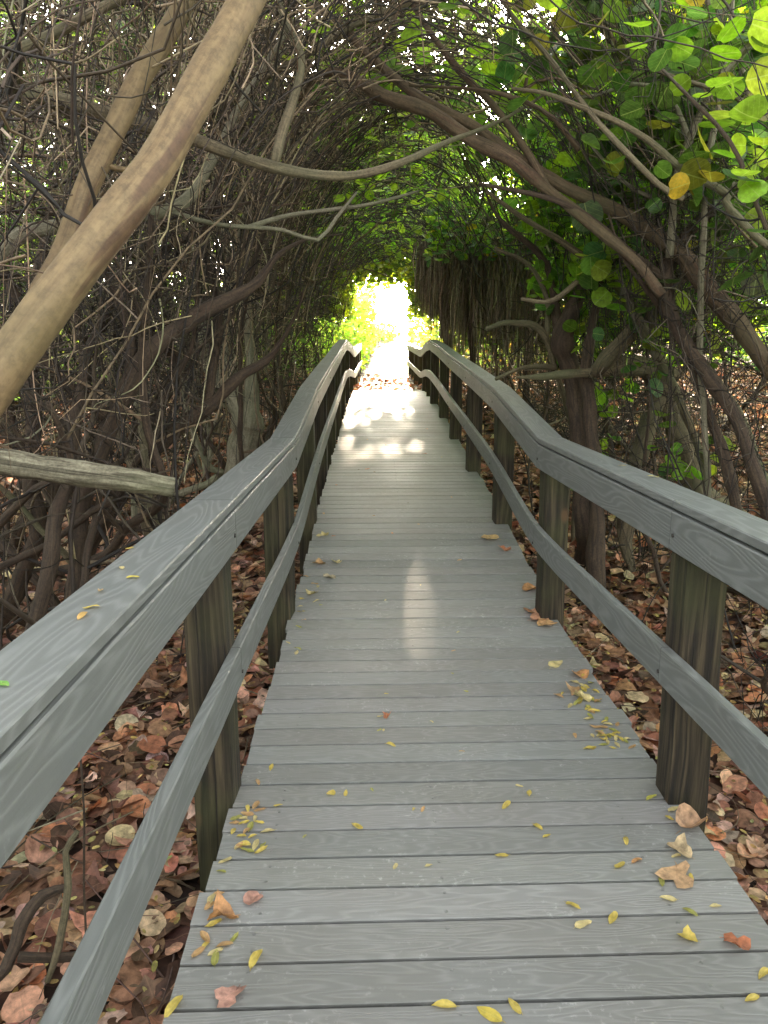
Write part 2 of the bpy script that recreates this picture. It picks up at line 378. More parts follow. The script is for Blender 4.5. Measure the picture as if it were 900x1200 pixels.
# ------------------------------------------------------------------ ground, path, sea
def sheet(xs, ys, zf, name, mat):
    X, Y = np.meshgrid(xs, ys, indexing='ij'); Z = zf(X, Y)
    V = np.stack([X, Y, Z], -1).reshape(-1, 3)
    nx, ny = len(xs), len(ys)
    i, j = np.meshgrid(np.arange(nx-1), np.arange(ny-1), indexing='ij')
    F = np.stack([i*ny+j, (i+1)*ny+j, (i+1)*ny+j+1, i*ny+j+1], -1).reshape(-1, 4)
    return new_obj(name, np_mesh(name, V, F), mat)
gx = np.concatenate([[-600, -200, -80, -40, -25], np.arange(-18, 18.1, .3), [25, 40, 80, 200, 600]])
gy = np.concatenate([[-300, -80, -30, -12], np.arange(-6, 62, .3), [66, 72, 80, 100, 150, 300, 900]])
tag(sheet(gx, gy, ground_z, 'ground', M_SOIL), kind='structure')
def path_strip():
    ys = np.concatenate([np.arange(17.3, 60, .25), [64, 70, 80, 100, 140]])
    ts = np.linspace(-1, 1, 13)
    V = []
    for y in ys:
        hw = interp(y, [17, 19, 26, 34, 50, 60, 75, 140], [.85, .85, .8, .75, .7, 1.5, 40, 120])
        jit = .12*math.sin(y*2.1)+.08*math.sin(y*5.3)
        for tt in ts:
            x = cx(y)+tt*(hw+jit*abs(tt))
            V.append((x, y, float(ground_z(x, y))+.02*(1-tt*tt)+.006+.012*math.sin(x*9+y*7)))
    n = len(ts)
    F = [(a*n+b_, a*n+b_+1, (a+1)*n+b_+1, (a+1)*n+b_) for a in range(len(ys)-1) for b_ in range(n-1)]
    return new_obj('path', np_mesh('path', np.array(V), np.array(F)), M_SAND)
tag(path_strip(), kind='structure')

# ------------------------------------------------------------------ boardwalk deck
HW = .80
def deck_xl(d): return float(cx(d))-HW
def deck_xr(d): return float(cx(d))+HW+float(interp(d, [0, 2, 4.3], [.05, .03, 0]))
SKEW = math.tan(math.radians(1.9))
def prism(acc, p0, p1, up, w, h, ch, u0, v0, tint, end=True):
    """chamfered board from p0 to p1 (top centre line), width w, height h downwards"""
    p0 = np.array(p0, float); p1 = np.array(p1, float); up = np.array(up, float)
    t = p1-p0; L = np.linalg.norm(t); t /= L
    s = np.cross(t, up); s /= np.linalg.norm(s); up = np.cross(s, t)
    prof = [(-w/2, -ch), (-w/2+ch, 0), (w/2-ch, 0), (w/2, -ch), (w/2, -h+ch), (w/2-ch, -h), (-w/2+ch, -h), (-w/2, -h+ch)]
    V = [p0+s*a+up*b for a, b in prof]+[p1+s*a+up*b for a, b in prof]
    per = np.concatenate([[0], np.cumsum([math.dist(prof[i], prof[(i+1) % 8]) for i in range(8)])])
    VV, UU, FF = [], [], []
    for i in range(8):
        j = (i+1) % 8; k = len(VV)
        VV += [V[i], V[j], V[8+j], V[8+i]]
        UU += [(u0, v0+per[i]), (u0, v0+per[i+1]), (u0+L, v0+per[i+1]), (u0+L, v0+per[i])]
        FF.append((k, k+1, k+2, k+3))
    acc.add(np.array(VV), np.array(FF), tint, np.array(UU))
    if end:
        for e, o in ((0, 1), (8, -1)):
            vs_ = V[e:e+8][::o]
            acc.add(np.array(vs_), np.array([range(8)]), np.array(tint)*.8, np.array([(u0+q[0]*.1, v0+q[1]) for q in prof]))
walk = thing('boardwalk', 'grey composite plank boardwalk running straight ahead between two railings', 'boardwalk')
acc = Acc(); scr = Acc()
PIT = .1435
for k in range(-14, 124):
    d = .55+k*PIT
    if d > 17.75 or d < -1.4: continue
    c = float(cx(d))
    j0, j1 = rng.normal(0, .006, 2)
    xl, xr = deck_xl(d)+j0, deck_xr(d)+j1
    if k % 13 == 5: xr += .012
    zz = float(deck_z(d)) + rng.normal(0, .0006)
    slope = (float(deck_z(d+.05))-float(deck_z(d-.05)))/.1
    g = rng.normal(.5, .034); tintc = np.array([g*rng.normal(1, .012), g, g*rng.normal(1, .012)])
    y0 = d+(xl-c)*SKEW; y1 = d+(xr-c)*SKEW
    prism(acc, (xl, y0, zz), (xr, y1, zz), (0, -slope, 1), PIT-.0108+rng.normal(0, .0012), .026, .0014, rng.uniform(0, 60), k*3.7, tintc)
    if d < 9:
        for fx in (-.62, -.08, .58):
            for s in (-.035, .035):
                px_ = c+fx+rng.normal(0, .004); py_ = d+fx*SKEW+s+rng.normal(0, .003)
                a = np.arange(8)*math.pi/4; rr = .0050
                zc = float(deck_z(py_)) + .0012
                scr.add(np.stack([px_+rr*np.cos(a), py_+rr*np.sin(a), np.full(8, zc)], 1), np.array([range(8)]))
                scr.add(np.concatenate([np.stack([px_+rr*np.cos(a), py_+rr*np.sin(a), np.full(8, zc)], 1), np.stack([px_+rr*1.1*np.cos(a), py_+rr*1.1*np.sin(a), np.full(8, zc-.002)], 1)]), np.array([(i, (i+1) % 8, 8+(i+1) % 8, 8+i) for i in range(8)]))
acc.build('deck_boards', M_DECK, walk, smooth=False)
tag(scr.build('screw_heads', M_SCREW, walk, smooth=False), kind='stuff')
for fx in (-.66, -.08, .62):
    ja = Acc()
    ds = [-1.4, 1.5, 4.3, 6.25, 8.2, 10.2, 12.1, 14, 17.6]
    for a, b_ in zip(ds[:-1], ds[1:]):
        prism(ja, (float(cx(a))+fx, a, float(deck_z(a))-.03), (float(cx(b_))+fx, b_, float(deck_z(b_))-.03), (0, 0, 1), .04, .18, .003, a, fx, (.5, .5, .5))
    ja.build('joist', M_JOIST, walk, smooth=False)

# ------------------------------------------------------------------ railings
ST = [-1.25, .62, 2.55, 4.4, 6.25, 8.2, 10.2, 12.1, 14.0, 15.9, 18.2, 20.2, 22.2, 24.2, 26.0]
def top_z(d): return float(interp(d, [-5, 4.4, 6.25, 8.2, 10.2, 12.1, 14, 15.9, 18.6, 22, 26], [1.10, 1.10, 1.30, 1.42, 1.53, 1.66, 1.76, 1.72, 1.58, 1.66, 1.76]))
def face_l(d): return float(interp(d, [-5, 0, 4.4, 6.25, 10.2, 14, 18.6, 26], [-.50, -.505, -.505, -.53, -.60, -.655, -.68, -.73]))
def face_r(d): return float(interp(d, [-5, 0, 2.0, 4.4, 6.25, 10.2, 14, 18.6, 26], [1.15, 1.09, 1.005, .88, .87, .84, .80, .86, .77]))
def curve_val(f, d, soft):
    """value at d with the kinks at the posts eased over soft metres"""
    if soft <= 0: return f(d)
    return float(np.mean([f(d+o) for o in np.linspace(-soft, soft, 9)]))
def rail_span(parent, name, d0, d1, side, zoff, h, th, inset, soft, tint, ch=.004, mat=M_RAIL, outw=None):
    """board bent over the span d0-d1; inset = metres from rail face plane outwards to the board's inner edge"""
    f = face_l if side < 0 else face_r
    acc = Acc()
    n = max(2, int((d1-d0)/.16))
    ds = np.linspace(d0+.0015, d1-.0015, n+1)
    u0 = rng.uniform(0, 40); v0 = rng.uniform(0, 40)
    prof = [(0, -ch), (ch, 0), (th-ch, 0), (th, -ch), (th, -h+ch), (th-ch, -h), (ch, -h), (0, -h+ch)]
    per = np.concatenate([[0], np.cumsum([math.dist(prof[i], prof[(i+1) % 8]) for i in range(8)])])
    rings = []
    for d in ds:
        x = curve_val(f, d, .04)+side*inset; z = curve_val(top_z, d, soft)+zoff
        rings.append([(x+side*a, d, z+b_) for a, b_ in prof])
    rings = np.array(rings)
    for i in range(8):
        j = (i+1) % 8
        V = np.concatenate([rings[:, i], rings[:, j]]); m = len(ds)
        U = np.concatenate([np.stack([u0+ds, np.full(m, v0+per[i])], 1), np.stack([u0+ds, np.full(m, v0+per[i+1])], 1)])
        F = np.array([(q, q+1, m+q+1, m+q) for q in range(m-1)])
        if side > 0: F = F[:, ::-1]
        acc.add(V, F, tint, U)
    acc.add(rings[0], np.array([range(8)]), np.array(tint)*.7); acc.add(rings[-1], np.array([range(7, -1, -1)]), np.array(tint)*.7)
    return acc.build(name, mat, parent, smooth=False)
def bolt(parent, x, d, z, side):
    a = np.arange(8)*math.pi/4; r = .008
    acc = Acc()
    V0 = np.stack([np.full(8, x), d+r*np.cos(a), z+r*np.sin(a)], 1); V1 = V0.copy(); V1[:, 0] -= side*.004; V1[:, 1:] = (V1[:, 1:]-[d, z])*.8+[d, z]
    acc.add(np.concatenate([V0, V1]), [np.array([(i, (i+1) % 8, 8+(i+1) % 8, 8+i) for i in range(8)])]); acc.add(V1, np.array([range(8)]))
    return acc.build('bolt', M_BOLT, parent, smooth=False)
def post_mesh(parent, x_in, d, z0, z1, side):
    acc = Acc(); s = .142
    xc = x_in+side*s/2; lean = rng.normal(0, .006, 2); yaw = rng.normal(0, .05)
    hs = s/2; c_ = .007
    prof = [(-hs, -hs+c_), (-hs, hs-c_), (-hs+c_, hs), (hs-c_, hs), (hs, hs-c_), (hs, -hs+c_), (hs-c_, -hs), (-hs+c_, -hs)]
    prof = [(a*math.cos(yaw)-b_*math.sin(yaw), a*math.sin(yaw)+b_*math.cos(yaw)) for a, b_ in prof]
    per = np.concatenate([[0], np.cumsum([math.dist(prof[i], prof[(i+1) % 8]) for i in range(8)])])
    zs = np.linspace(z0, z1, 9); u0, v0 = rng.uniform(0, 50, 2)
    rings = []
    for z in zs:
        wob = rng.normal(0, .0024, (8, 2))
        rings.append([(xc+a+lean[0]*(z-z1)+wob[i, 0], d+b_+lean[1]*(z-z1)+wob[i, 1], z) for i, (a, b_) in enumerate(prof)])
    rings = np.array(rings)
    for i in range(8):
        j = (i+1) % 8; m = len(zs)
        V = np.concatenate([rings[:, i], rings[:, j]])
        U = np.concatenate([np.stack([u0+zs, np.full(m, v0+per[i])], 1), np.stack([u0+zs, np.full(m, v0+per[i+1])], 1)])
        acc.add(V, np.array([(q+1, q, m+q, m+q+1) for q in range(m-1)])[:, ::-1], None, U)
    acc.add(rings[-1], np.array([range(7, -1, -1)]), None, np.random.default_rng(1).uniform(0, .1, (8, 2)))
    return acc.build('post', M_POST, parent, smooth=False)
for side, lab in ((-1, 'grey railing with wooden posts along the left edge of the deck'), (1, 'grey railing with wooden posts along the right edge of the deck')):
    rl = thing('railing', lab, 'railing', group='railings flanking the boardwalk')
    f = face_l if side < 0 else face_r
    for i, d in enumerate(ST):
        zt = top_z(d)-.032
        jit = rng.normal(0, .03) if d > 5 else 0
        if d > .3:
            post_mesh(rl, f(d)+side*.040, d+jit, float(ground_z(f(d), d))-.25, zt, side)
            if d < 13:
                bolt(rl, f(d)-side*.0005, d-.03, zt-.085, side); bolt(rl, f(d)-side*.0005, d+.005, zt-.53-.06, side)
        if i+1 < len(ST):
            g = rng.normal(.5, .012); tn = (g, g, g); d1 = ST[i+1]
            rail_span(rl, 'cap_board', d, d1, side, 0, .030, .146, .0025, .03, tn)
            rail_span(rl, 'upper_board', d, d1, side, -.0385, .135, .036, 0, .03, tn)
            rail_span(rl, 'lower_board', d, d1, side, -.530, .135, .036, 0, .55, tn)

# ------------------------------------------------------------------ leaves
def leaf_tpl(kind, hi=False, curl=0., rip=0., r_=None):
    """unit leaf in xy, stem at -y; returns V,F(tris),UV"""
    r_ = r_ or np.random.default_rng(5)
    n = 14 if hi else 8
    a = np.arange(n)*2*math.pi/n - math.pi/2
    if kind == 'round':
        x = np.cos(a); y = np.sin(a)*.94
        y = np.where(np.abs(np.sin(a)+1) < .02, -.78, y)
    elif kind == 'oval':
        x = np.cos(a)*.45*(1-.12*np.sin(a)); y = np.sin(a)*1.0
        y = np.where(np.sin(a) > .98, 1.12, y)
    else:
        rr = 1+.22*np.sin(3*a+1)+.15*np.sin(5*a)+r_.normal(0, .07, n)
        x = np.cos(a)*rr*.85; y = np.sin(a)*rr
    o = np.stack([x, y, np.zeros(n)], 1)
    if hi:
        V = np.concatenate([o, o*.55, [[0, 0, 0]]]); F = []
        for i in range(n):
            j = (i+1) % n
            F += [(i, j, n+j), (i, n+j, n+i), (n+i, n+j, 2*n)]
    else:
        V = np.concatenate([o, [[0, 0, 0]]]); F = [(i, (i+1) % n, n) for i in range(n)]
    U = V[:, :2].copy()
    V[:, 2] += curl*V[:, 0]**2 + .35*curl*V[:, 1]**2*(1 if rip == 0 else r_.uniform(-1, 1)) + .10*np.abs(V[:, 0])
    if rip: 
        V[:, 2] += rip*np.sin(V[:, 0]*r_.uniform(2, 5)+r_.uniform(0, 6))*np.sin(V[:, 1]*r_.uniform(2, 5)+r_.uniform(0, 6))
        k = rip*1.2; V[:, 2] += k*r_.normal(0, .25, len(V))*np.hypot(V[:, 0], V[:, 1])
        sq = 1-.25*abs(curl); V[:, 0] *= sq
    return V, np.array(F), U
def rotmats(n, tilt, r_):
    """random rotations: spin about z then tilt of given sigma about random horizontal axis"""
    a = r_.uniform(0, 2*math.pi, n); b = r_.uniform(0, 2*math.pi, n); t = np.abs(r_.normal(0, tilt, n))
    def Rz(q):
        M = np.zeros((len(q), 3, 3)); M[:, 0, 0] = np.cos(q); M[:, 0, 1] = -np.sin(q); M[:, 1, 0] = np.sin(q); M[:, 1, 1] = np.cos(q); M[:, 2, 2] = 1; return M
    def Rx(q):
        M = np.zeros((len(q), 3, 3)); M[:, 1, 1] = np.cos(q); M[:, 1, 2] = -np.sin(q); M[:, 2, 1] = np.sin(q); M[:, 2, 2] = np.cos(q); M[:, 0, 0] = 1; return M
    return Rz(b) @ Rx(t) @ Rz(a)
def scatter(acc, tpls, pos, size, R, cols, r_=None):
    r_ = r_ or rng
    pick = r_.integers(0, len(tpls), len(pos))
    for q, (V, F, U) in enumerate(tpls):
        s = np.where(pick == q)[0]
        if not len(s): continue
        VV = np.einsum('nij,kj->nki', R[s], V)*size[s][:, None, None] + pos[s][:, None]
        FF = (F[None]+(np.arange(len(s))*len(V))[:, None, None]).reshape(-1, 3)
        acc.add(VV.reshape(-1, 3), FF, np.repeat(cols[s], len(V), 0), np.tile(U, (len(s), 1)))
def pick_cols(pal, wts, n, var=.12, r_=None):
    r_ = r_ or rng
    pal = np.array(pal); w_ = np.array(wts, float); w_ /= w_.sum()
    c = pal[r_.choice(len(pal), n, p=w_)]
    return np.clip(c*r_.normal(1, var, (n, 1))*r_.normal(1, var*.35, (n, 3)), .004, .9)
r5 = np.random.default_rng(77)
T_ROUND = [leaf_tpl('round', False, c) for c in (.10, -.12, .25)]
T_ROUND_HI = [leaf_tpl('round', True, c) for c in (.10, -.28, .42, -.1)]
T_OVAL = [leaf_tpl('oval', False, c) for c in (.2, -.15, .5)]
T_DRY_HI = [leaf_tpl(k, True, r5.uniform(-.5, .7), .085, r5) for k in ('round', 'round', 'round', 'round', 'torn', 'oval', 'round', 'torn', 'round', 'round')]
T_DRY_LO = [leaf_tpl(k, False, r5.uniform(-.5, .7), .12, r5) for k in ('round', 'round', 'torn', 'round', 'oval')]
PAL_DRY = [(.46, .25, .155), (.34, .165, .095), (.57, .36, .22), (.20, .10, .06), (.62, .46, .27), (.09, .05, .03), (.50, .215, .105), (.60, .40, .31)]
W_DRY = [5, 5, 3, 4, 1.6, 3, 1.6, 2]

# ------------------------------------------------------------------ leaf litter on the forest floor
def litter():
    acc = Acc(); r_ = np.random.default_rng(3)
    def zone(n, x0, x1, d0, d1, smin, smax, tpls, tilt, lift, pal=PAL_DRY, wt=W_DRY):
        x = r_.uniform(x0, x1, n); d = r_.uniform(d0, d1, n)
        dm = np.abs(x-cx(d))
        keep = (dm > .80) | ((d > 17.8) & (dm > .8-.8*(r_.random(n) < .2)))
        x, d = x[keep], d[keep]; n = len(x)
        z = ground_z(x, d)+r_.uniform(.004, lift, n)
        cols = pick_cols(pal, wt, n, .2, r_)
        scatter(acc, tpls, np.stack([x, d, z], 1), r_.uniform(smin, smax, n), rotmats(n, tilt, r_), cols, r_)
    zone(13500, -3.8, 4.4, .6, 5.5, .024, .072, T_DRY_HI, .40, .07)
    zone(18000, -6, 7.5, 5.5, 12, .038, .072, T_DRY_LO, .5, .07)
    zone(21000, -10, 12, 12, 26, .05, .085, T_DRY_LO, .45, .07)
    zone(7000, -14, 18, 4, 26, .07, .11, T_DRY_LO, .5, .07)
    zone(9000, -3.2, 3.0, .6, 6, .010, .022, T_OVAL, .5, .095, [(.50, .40, .13), (.42, .27, .10), (.34, .33, .13), (.20, .12, .07)], [4, 3, 1, 3])
    return tag(acc.build('leaf_litter', M_DRY), kind='stuff')
litter()
def floor_twigs():
    acc = Acc(); r_ = np.random.default_rng(9)
    n = 1500; K = 6
    x = r_.uniform(-4, 5, n); d = r_.uniform(.8, 9, n); keep = np.abs(x-cx(d)) > .9; x, d = x[keep], d[keep]; n = len(x)
    a = r_.uniform(0, 6.28, n); L = r_.uniform(.15, .9, n)
    s = np.linspace(-.5, .5, K)
    bend = r_.normal(0, .25, n)
    px = x[:, None]+np.cos(a)[:, None]*s*L[:, None]-np.sin(a)[:, None]*(s**2)*bend[:, None]*L[:, None]
    py = d[:, None]+np.sin(a)[:, None]*s*L[:, None]+np.cos(a)[:, None]*(s**2)*bend[:, None]*L[:, None]
    dm = px-cx(py); px = np.where(np.abs(dm) < .9, cx(py)+np.sign(dm)*.9, px)
    pz = ground_z(px, py)+.06+r_.uniform(-.02, .05, (n, 1))+s*r_.normal(0, .08, (n, 1))
    rad = r_.uniform(.0012, .0045, n)[:, None]*np.linspace(1, .5, K)
    tubes(acc, np.stack([px, py, pz], -1), rad, 5, pick_cols([(.09, .06, .04), (.17, .12, .08), (.26, .2, .14)], [3, 3, 1], n, .2, r_))
    return tag(acc.build('fallen_twigs', M_TWIG), kind='stuff')
floor_twigs()

# ------------------------------------------------------------------ keeping branches out of the walkway
def push_out(p, a=1.30, b=2.35, r_cam=1.5, u=None):
    """move points out of the walk-through tunnel and away from the viewer"""
    p = np.array(p, float); sh = p.shape; q = p.reshape(-1, 3)
    d = q[:, 1]
    if u is None: u = 1.0
    elif len(sh) == 3: u = np.repeat(u, sh[1])
    c = cx(d)+.02; zc = deck_z(np.clip(d, -5, 17.7)) + .55
    bb = (b+interp(d, [8, 18, 24, 30], [0, -.25, -.1, .3]))*u; aa = (a+interp(d, [0, 6], [.15, 0]))*(.5+.5*u)
    ex = (q[:, 0]-c)/aa; ez = (q[:, 2]-zc)/np.where(q[:, 2] < zc, 50, bb)
    r = np.hypot(ex, ez)+1e-6
    ins = (r < 1) & (d > -2) & (d < 60)
    k = np.where(ins, (1+.25*(1-r))/r, 1)
    ex = np.where(ins & (np.abs(ex) < .02), .02, ex)
    q[:, 0] = np.where(ins, c+ex*aa*k, q[:, 0]); q[:, 2] = np.where(ins, zc+ez*np.where(q[:, 2] < zc, 50, bb)*k, q[:, 2])
    v = q-np.array([0, 0, CH]); dist = np.linalg.norm(v, axis=1)+1e-6
    near = dist < r_cam
    q[near] = np.array([0, 0, CH])+v[near]/dist[near][:, None]*r_cam*(1+.1*(1-dist[near][:, None]/r_cam))
    return q.reshape(sh)
def grow(p0, dirv, L, n, wig, grav, r_, lean=(0, 0, 0)):
    pts = [np.array(p0, float)]; d = np.array(dirv, float); d /= np.linalg.norm(d)
    st = L/(n-1)
    for i in range(n-1):
        d = d + r_.normal(0, wig, 3) + np.array([0, 0, -grav]) + np.array(lean)*(i/n)
        d /= np.linalg.norm(d); pts.append(pts[-1]+d*st)
    return np.array(pts)
def resample(p, K):
    t = np.linspace(0, len(p)-1, K); i = np.minimum(t.astype(int), len(p)-2); f = (t-i)[:, None]
    return p[i]*(1-f)+p[i+1]*f
TW_GREY = [(.155, .112, .066), (.062, .044, .028), (.03, .022, .016), (.36, .28, .18)]  # tones lowered for contrast, the last kept pale for lit highlights
TW_DARK = [(.030, .021, .014), (.016, .012, .009), (.058, .042, .028), (.17, .14, .095)]  # twig tones darkened to stand in for deep thicket shade
def twig_batch(acc, starts, dirs, L, rad, r_, pal, wts=(3, 4, 3, 1), K=8, wig=.22, grav=.03, sides=4, clear=True, r_cam=1.5):
    n = len(starts); P_ = np.zeros((n, K, 3)); P_[:, 0] = starts
    d = dirs/np.linalg.norm(dirs, axis=1, keepdims=True)
    curl = r_.normal(0, .10, (n, 3))
    for k in range(1, K):
        d = d+r_.normal(0, wig, (n, 3))+curl+np.array([0, 0, -grav]); d /= np.linalg.norm(d, axis=1, keepdims=True)
        P_[:, k] = P_[:, k-1]+d*(L/(K-1))[:, None]
    if clear: P_ = push_out(P_, r_cam=r_cam, u=1+np.abs(r_.normal(0, .34, n)))
    R_ = rad[:, None]*np.linspace(1, .35, K)[None]
    tubes(acc, P_, R_, sides, pick_cols(pal, wts, n, .15, r_))
    return P_
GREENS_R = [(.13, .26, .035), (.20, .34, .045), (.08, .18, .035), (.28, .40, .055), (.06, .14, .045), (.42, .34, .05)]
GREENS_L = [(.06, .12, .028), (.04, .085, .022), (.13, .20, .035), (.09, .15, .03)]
def leaves_on(acc, P_, per, size, r_, pal, wts, tpls, tilt=.9, spread=.08, tmin=.3):
    n, K, _ = P_.shape
    idx = r_.integers(0, n, per*n); t = r_.uniform(tmin, 1, per*n)*(K-1)
    i = np.minimum(t.astype(int), K-2); f = (t-i)[:, None]
    pos = P_[idx, i]*(1-f)+P_[idx, i+1]*f + r_.normal(0, spread, (len(idx), 3))
    keep = np.linalg.norm(pos-[0, 0, CH], axis=1) > 1.7
    c = np.abs(pos[:, 0]-cx(pos[:, 1])); zz = pos[:, 2]-deck_z(pos[:, 1])
    keep &= ~((c < .74) & (zz < 2.1)) & ~((pos[:, 0] < 2.1) & (pos[:, 0] > 0) & (pos[:, 1] > 8.5) & (pos[:, 1] < 14.8) & (pos[:, 2] > 1.7) & (pos[:, 2] < 3.5))
    pos = pos[keep]; m = len(pos)
    s = size*r_.uniform(.55, 1.2, m)
    scatter(acc, tpls, pos, s, rotmats(m, tilt, r_), pick_cols(pal, wts, m, .18, r_), r_)

def tree(name, label, base, stems, mat, r_, group=None, br=7, tw=20, leafn=3, leaf_size=.055, pal=GREENS_R, wts=None, twpal=TW_GREY, tpls=None, twL=(.35, 1.2), twr=(.002, .006), brL=(.8, 2.2), leaf_lo=1.2, cat='tree', low=0):
    """stems: list of (pts, radii) in world space; grows limbs, twigs and leaves from them"""
    t = thing(name, label, cat, tuple(base), group)
    off = np.array(base, float)
    tr = Acc(); bc = Acc(); ta = Acc(); la = Acc()
    for pts, rad in stems:
        pts = np.array(pts, float)
        limb(tr, pts-off, rad, sides=10)
        L = len(pts); nb = br
        B = []
        for b in range(nb):
            u = r_.uniform(.3, 1.0)*(L-1); i = min(int(u), L-2); f = u-i
            p = pts[i]*(1-f)+pts[i+1]*f; tdir = pts[i+1]-pts[i]; tdir /= np.linalg.norm(tdir)
            rr = (rad[i]*(1-f)+rad[i+1]*f)
            d = tdir*.6+r_.normal(0, .7, 3)+np.array([0, 0, .15])
            bl = r_.uniform(*brL)
            q = push_out(grow(p, d, bl, 9, .16, .03, r_))
            q[0] = p
            rb = np.linspace(max(.006, rr*.5), .004, 9)
            tubes(bc, q-off, rb, 6, pick_cols(twpal, (3, 4, 3, 1), 1, .1, r_))
            B.append(q)
        if B:
            allp = np.concatenate([resample(q, 24) for q in B]+[resample(pts, 24)[8:]])
            n = tw*nb
            st = allp[r_.integers(0, len(allp), n)]
            dr = r_.normal(0, 1, (n, 3))+np.array([0, 0, .1])
            if low > 0:
                st = st[(st[:, 2] > low) | (r_.random(len(st)) < .15)]; n = len(st); dr = dr[:n]
            P_ = twig_batch(ta, st-off*0, dr, r_.uniform(*twL, n), r_.uniform(*twr, n), r_, twpal)
            if leafn > 0:
                hi = P_[P_[:, :, 2].mean(1) > leaf_lo]
                if len(hi): leaves_on(la, hi, leafn, leaf_size, r_, pal, wts or [1]*len(pal), tpls or T_ROUND)
    for a in (ta, la):
        a.V = [v-off for v in a.V]
    tr.build('trunk', mat, t)
    bc.build('limbs', M_TWIG, t); ta.build('twigs', M_TWIG, t); la.build('crown', M_LEAF, t)
    return t
def gz(x, d): return float(ground_z(x, d))-.08
def rad_px(wpx, zd): return wpx/2/900*zd

# ------------------------------------------------------------------ the tall trunks close on the left
def hero(name, label, mat, limbs, cat='tree', twigs=None, knob=.05, extra=None, seed=0, wig=.008):
    """limbs: list of (part name, [(px,py,zd,wpx)...]) plus optional raw world points as ('w',x,y,z,r)"""
    r_ = np.random.default_rng(seed)
    first = None; built = []
    for part, pl in limbs:
        pts, rad = [], []
        for q in pl:
            if q[0] == 'w': pts.append(np.array(q[1:4], float)); rad.append(q[4])
            else: pts.append(P(q[0], q[1], q[2])); rad.append(rad_px(q[3], q[2]))
        q = pl[-1]
        if name not in ('fallen_branch', 'dead_vine') and q[0] != 'w' and 0 < q[0] < 900 and q[1] > 0 and rad[-1] > .019:
            v = pts[-1]-pts[-2]; v = v/np.linalg.norm(v)
            for k_ in range(4):
                v = v+r_.normal(0, .22, 3)+np.array([0, 0, .08]); v /= np.linalg.norm(v)
                pts.append(pts[-1]+v*.22); rad.append(rad[-1]*.62)
        built.append((part, np.array(pts), np.array(rad)))
    base = built[0][1][0]
    t = thing(name, label, cat, tuple(base))
    for part, pts, rad in built:
        a = Acc(); limb(a, pts-base, rad, sides=16 if rad.max() > .02 else 8, knob=knob, step=.05 if rad.max() > .02 else .09, wig=wig)
        a.build(part, mat, t)
    if twigs:
        ta = Acc(); n, L, r0, pal = twigs
        allp = np.concatenate([resample(p, 60)[10:] for _, p, _ in built])
        st = allp[r_.integers(0, len(allp), n)]
        P_ = twig_batch(ta, st, r_.normal(0, 1, (n, 3))+[0, 0, .1], r_.uniform(L*.4, L*1.3, n), r_.uniform(r0*.5, r0*1.3, n), r_, pal)
        if extra:
            la = Acc(); leaves_on(la, P_, extra[0], extra[1], r_, extra[2], [1]*len(extra[2]), T_ROUND_HI)
            la.V = [v-base for v in la.V]; la.build('crown', M_LEAF, t)
        ta.V = [v-base for v in ta.V]; ta.build('twigs', M_TWIG, t)
    return t
hero('leaning_tree', 'thick smooth tan trunk leaning up across the upper left corner in front of everything', M_BEIGE,
     [('trunk', [('w', -1.75, 1.25, -.6, .066), ('w', -1.5, 1.35, .5, .058), (-70, 540, 1.75, 56), (0, 441, 1.78, 54), (52, 366, 1.8, 51), (100, 302, 1.83, 50), (145, 245, 1.87, 49), (178, 199, 1.92, 47), (206, 149, 1.97, 45), (232, 105, 2.02, 44), (258, 60, 2.07, 43), (290, 0, 2.15, 41), (335, -90, 2.3, 38), (400, -210, 2.5, 34)])], knob=.022, seed=1, wig=.0025)
hero('slender_tree', 'slimmer olive tan trunk rising just behind the thick tan leaning trunk', M_MID if False else M_BEIGE,
     [('trunk', [('w', -2.3, 1.9, -.6, .06), ('w', -2.0, 2.1, .6, .052), (0, 430, 2.6, 30), (50, 340, 2.6, 29), (77, 290, 2.6, 28), (103, 220, 2.6, 28), (135, 150, 2.65, 27), (160, 100, 2.7, 26), (188, 50, 2.75, 26), (217, 0, 2.8, 25), (268, -90, 3.0, 24)]),
      ('limb', [(118, 190, 2.6, 8), (150, 200, 2.7, 7), (185, 175, 2.8, 6), (225, 110, 2.9, 5), (240, 40, 3.0, 4)])], knob=.022, wig=.003, seed=2, twigs=(30, .7, .003, TW_GREY))
hero('arching_tree', 'long thin olive limb sweeping across from left edge to centre under the twigs', M_MID,
     [('trunk', [('w', -3.3, 2.6, -.6, .05), ('w', -3.0, 2.7, .8, .045), (-90, 92, 3.2, 22), (0, 105, 3.2, 20), (60, 114, 3.2, 19), (120, 130, 3.2, 18), (200, 156, 3.3, 16), (262, 180, 3.35, 15), (330, 196, 3.4, 13), (382, 205, 3.5, 11), (430, 203, 3.6, 10), (480, 188, 3.7, 8), (530, 163, 3.9, 6), (590, 140, 4.1, 4), (640, 110, 4.3, 3)]),
      ('limb', [(322, 192, 3.4, 11), (330, 165, 3.45, 12), (345, 118, 3.5, 11), (352, 60, 3.6, 9), (330, 20, 3.7, 8), (322, -40, 3.8, 6)]),
      ('limb', [(40, 112, 3.2, 8), (90, 140, 3.3, 7), (128, 168, 3.4, 6), (190, 185, 3.6, 4)])], seed=3, twigs=(90, .9, .003, TW_GREY), knob=.04)
